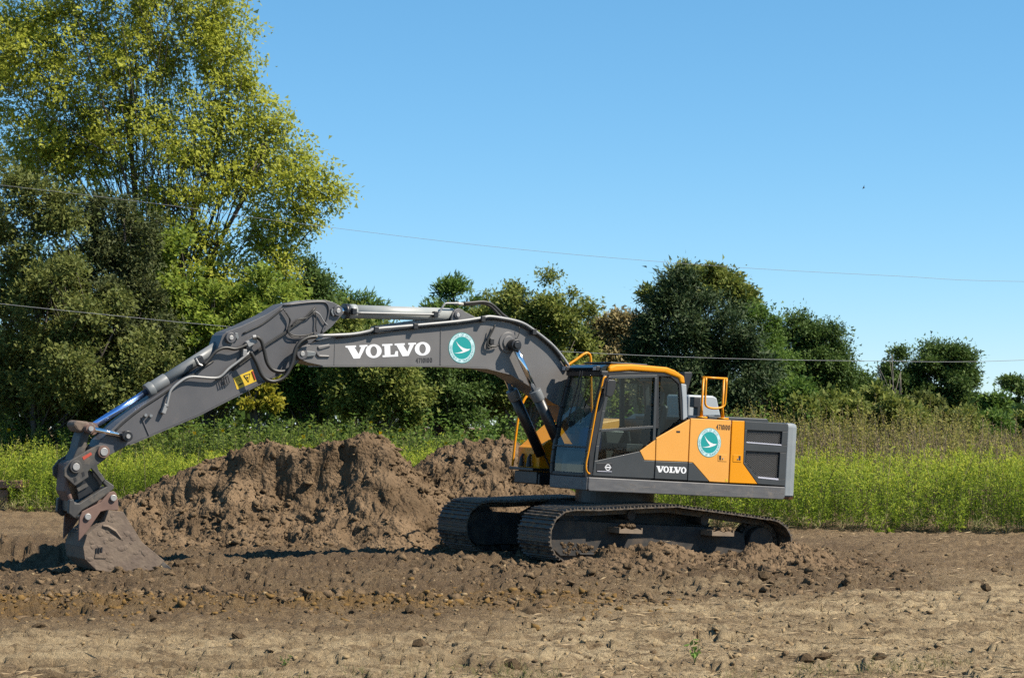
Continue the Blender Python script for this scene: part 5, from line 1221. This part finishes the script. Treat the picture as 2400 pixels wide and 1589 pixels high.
tree('shady_shrub', 'shaded dark shrub below the middle of the boom', 'shrub', 63, [(1010, 900, 90, 90), (1080, 920, 90, 80), (980, 820, 80, 70), (1100, 850, 80, 80)], 1030, 18000, .15, LM['dark'], BARK, clump=.45, seed=20, nb=30)
tree('feathery_sapling', 'upright feathery green sapling above the boom bracket', 'sapling', 65, [(1065, 690, 42, 34), (1070, 740, 55, 50), (1040, 680, 25, 25), (1100, 700, 22, 30), (1060, 800, 60, 60)], 1065, 7500, .25, LM['green'], BARK, wd=.24, clump=.4, seed=21, dens_in=.3, nb=18, up=.4)
tree('olive_green_tree', 'round olive-green tree behind the bend of the boom', 'tree', 64, [(1190, 710, 55, 55), (1250, 700, 70, 60), (1310, 740, 70, 70), (1230, 790, 110, 90), (1330, 820, 90, 90), (1200, 880, 110, 90), (1350, 900, 100, 80), (1260, 655, 30, 25), (1140, 790, 50, 70)], 1250, 36000, .16, LM['oliveg'], BARKP, clump=.45, seed=22, nb=70, trunk_r=.14, stems=3, dens_in=.35)
tree('tan_tree', 'thin tree with dry tan leaves left of the big cedar', 'tree', 66, [(1440, 740, 38, 45), (1480, 750, 35, 50), (1430, 810, 50, 60), (1460, 880, 60, 60), (1395, 790, 30, 60)], 1440, 9500, .16, LM['tan'], BARKP, clump=.4, seed=23, nb=40, dens_in=.3)
tree('big_cedar', 'large dark cedar rising behind the cab roof', 'tree', 60, [(1600, 690, 58, 55), (1590, 760, 90, 80), (1600, 840, 120, 90), (1640, 930, 140, 90), (1680, 780, 70, 90), (1530, 800, 55, 70), (1560, 720, 40, 40), (1720, 880, 100, 100), (1520, 900, 60, 80)], 1620, 36000, .20, LM['cedar'], BARK, wd=.3, clump=.45, seed=24, nb=40, up=-.1, dens_in=.5)
tree('crown_tree', 'leafy light green tree showing above the big cedar', 'tree', 68, [(1660, 670, 85, 45), (1720, 700, 40, 60), (1590, 660, 45, 30), (1540, 710, 35, 35)], 1660, 11000, .20, LM['oliveg'], BARK, clump=.4, seed=25, nb=20)
tree('light_green_tree', 'light green tree right of the big cedar', 'tree', 64, [(1785, 745, 38, 45), (1760, 800, 50, 70), (1800, 850, 60, 80), (1830, 920, 70, 80)], 1790, 26000, .125, LM['green'], BARK, clump=.42, seed=26, nb=26)
tree('round_tree', 'round-topped green tree left of the dead branches', 'tree', 66, [(1865, 795, 65, 50), (1890, 830, 62, 60), (1850, 860, 80, 80), (1930, 870, 62, 58), (1972, 900, 58, 58), (2000, 915, 48, 52), (1905, 795, 52, 46), (1955, 850, 52, 48), (1890, 940, 90, 70)], 1890, 52000, .135, LM['dark'], BARK, clump=.46, seed=27, nb=30)
tree('dead_tree', 'bare dead branches in front of the dark round tree', 'tree', 62, [(2080, 850, 22, 22), (2100, 880, 25, 30), (2120, 870, 20, 30), (2060, 870, 12, 14), (2085, 835, 14, 12)], 2098, 300, .1, LM['tan'], BARKP, clump=.3, seed=28, nb=12, trunk_r=.02, bare=True)
tree('dark_round_tree', 'broad dark green tree at the right above the dry weeds', 'tree', 74, [(2140, 872, 76, 46), (2212, 858, 66, 46), (2210, 910, 85, 60), (2095, 905, 66, 48), (2250, 950, 62, 52), (2050, 915, 45, 38), (2290, 985, 50, 45), (2130, 950, 90, 50)], 2170, 52000, .15, LM['dark'], BARK, clump=.5, seed=29, nb=30)
tree('slender_tree', 'slender light green young tree right of the dark round tree', 'tree', 72, [(2325, 935, 22, 28), (2340, 965, 25, 25), (2300, 950, 22, 25), (2310, 990, 40, 25)], 2320, 3000, .20, LM['green'], BARK, clump=.36, seed=30, nb=12)
tree('far_tree', 'far layered tree cut off by the right edge', 'tree', 112, [(2400, 895, 32, 16), (2412, 930, 36, 12), (2395, 945, 26, 12)], 2420, 3400, .24, LM['dark'], BARK, clump=.5, seed=31, nb=16, trunk_r=.14, flat=.4)
sx = [(1905, 985, 55, 45, 'oliveg', 57), (1975, 985, 60, 48, 'oliveg', 58), (2045, 975, 60, 52, 'oliveg', 60), (2110, 985, 60, 45, 'oliveg', 58), (2175, 985, 60, 45, 'olive', 60), (2245, 1005, 60, 38, 'oliveg', 61), (2310, 1015, 50, 32, 'green', 64), (2370, 1020, 50, 30, 'dark', 68), (1850, 960, 60, 60, 'green', 60), (2440, 1010, 60, 40, 'oliveg', 66)]
sl_ = ['olive shrub beside the counterweight', 'second olive shrub right of the counterweight', 'taller olive shrub below the dead branches', 'olive shrub just right of the dead branches', 'brownish shrub under the dark round tree', 'low olive shrub under the right slope of the dark round tree', 'low green shrub below the slender young tree', 'low dark shrub near the right edge', 'green shrub directly behind the counterweight top', 'shrub cut off by the right edge of the view']
for i, (x, y, rx, ry, mm, Y) in enumerate(sx):
    tree('field_shrub', sl_[i], 'shrub', Y, [(x, y - 6, rx * 1.1, ry * 1.1), (x - rx * .4, y + ry * .6, rx * .8, ry * .7), (x + rx * .4, y + ry * .7, rx * .8, ry * .7), (x + rx * .2, y - ry * .6, rx * .4, ry * .4)], x, 4200, .19, LM[mm], BARK, clump=.34, seed=50 + i, nb=16, trunk_r=.05, group='shrubs behind the field')
tree('shade_tree', 'dense dark green foliage mass behind the olive tree and cedar at left', 'tree', 67, [(60, 720, 170, 170), (250, 700, 160, 160), (430, 760, 160, 140), (600, 800, 140, 120), (100, 900, 180, 100), (330, 900, 180, 100), (560, 910, 170, 90)], 300, 26000, .24, LM['dark'], BARK, clump=.6, seed=41, nb=20)
tree('gap_tree', 'soft green tree filling the gap between olive-green tree and big cedar', 'tree', 69, [(1405, 820, 80, 75), (1470, 850, 70, 80), (1420, 910, 110, 80)], 1430, 13000, .17, LM['green'], BARK, clump=.45, seed=42, nb=18)
tree('hedge_tree', 'soft olive tree showing between boom and shaded shrub', 'tree', 70, [(960, 810, 75, 60), (1030, 800, 70, 65), (1130, 770, 60, 70), (1000, 890, 120, 80)], 1020, 15000, .17, LM['oliveg'], BARK, clump=.45, seed=43, nb=18)
# distant wood closing the gaps near the horizon
def far_wood():
    n = 24000
    X = rng.uniform(-36, 24, n); Y = rng.uniform(84, 96, n); px = 1200 + F_PX * X / Y
    top = 3.8 + 1.0 * fbm(X * .22, X * 0, 3, 90) - .9 * sstep(1900, 2300, px) + 2.2 * sstep(1500, 1100, px)
    Z = top * rng.random(n) ** .6
    o = leaves('distant_wood', np.stack([X, Y, Z], 1), dirs(n, .1), rng.uniform(.35, .65, n), .7, LM['dark']); tag(o, 'far green tree line closing the horizon behind the shrubs', 'woodland', kind='stuff')
far_wood()
# undergrowth at the feet of the left trees
def und(n):
    X = rng.uniform(-17, 8, n); Y = yedge(X) * 0 + rng.uniform(55, 60, n); return X, Y
weeds('undergrowth', 650, und, lambda X, Y, n: 2.1 + .5 * fbm(X * .5, Y * .5, 2, 85) + rng.normal(0, .25, n), 34, .22, .4, LM['green'], 'green undergrowth leaves at the foot of the trees', 'undergrowth', lo=.1, up=.2)

# ---------------------------------------------------------------- rusty steel box, wires, bird
rb = empty('steel_box', W(-34, 1000, 52.4)[:2] + (0,)); tag(rb, 'rusty brown steel box half hidden in grass at the left edge', 'steel box')
M_RB = mat('rusty_box_steel', (.20, .105, .07), (.27, .16, .11), 4, rough=.85, dirt=.2, dirtc=(.3, .2, .14))
MB().box2((-.75, -.3, .0), (.62, .6, .52)).build('box_body', M_RB, rb, bevel=.01)
MB().box2((-.80, -.36, .56), (.95, .66, .74)).build('top_rail', M_RB, rb, bevel=.015)
MB().box2((.15, -.34, .0), (.22, -.30, .52)).build('rib', M_RB, rb)
def wire(name, pts, Y0, Y1, r, label):
    P = []
    for px, py in pts:
        t = px / 2400; P.append(W(px, py, Y0 + (Y1 - Y0) * t))
    o = MB().tube(smoothpath(P, 6), r, 6).build(name, mat('wire_metal', (.36, .36, .37), rough=.5, metal=.3), None, smooth=True); tag(o, label, 'wire')
wire('power_line', [(-900, 330), (-400, 392), (0, 434), (400, 482), (700, 524), (1200, 583), (1700, 625), (2100, 647), (2400, 660), (3300, 665)], 50, 52, .0045, 'upper thin power line crossing the sky')
wire('power_line', [(-900, 608), (-400, 668), (0, 712), (270, 740), (540, 766), (940, 799), (1340, 825), (1700, 840), (2050, 846), (2400, 844), (3300, 800)], 50, 52, .0065, 'lower thin power line passing behind the boom')
bd = MB(); c0 = np.array(W(2024, 441, 90))
bd.tube([tuple(c0 + np.array([-.10, 0, -.04])), tuple(c0), tuple(c0 + np.array([.09, 0, .02]))], [.01, .045, .012], 6)
bd.add([tuple(c0 + np.array(q)) for q in ((-.03, -.02, .01), (.05, -.02, .02), (.03, -.14, .20))] + [tuple(c0 + np.array(q)) for q in ((-.03, .02, .01), (.05, .02, .02), (.02, .16, .17))], [(0, 1, 2), (3, 4, 5)])
bd.V = [tuple(c0 + (np.array(v) - c0) * .6) for v in bd.V]
tag(bd.build('bird', mat('bird_dark', (.03, .035, .045), rough=.8), None), 'small dark bird flying in the blue sky', 'bird')
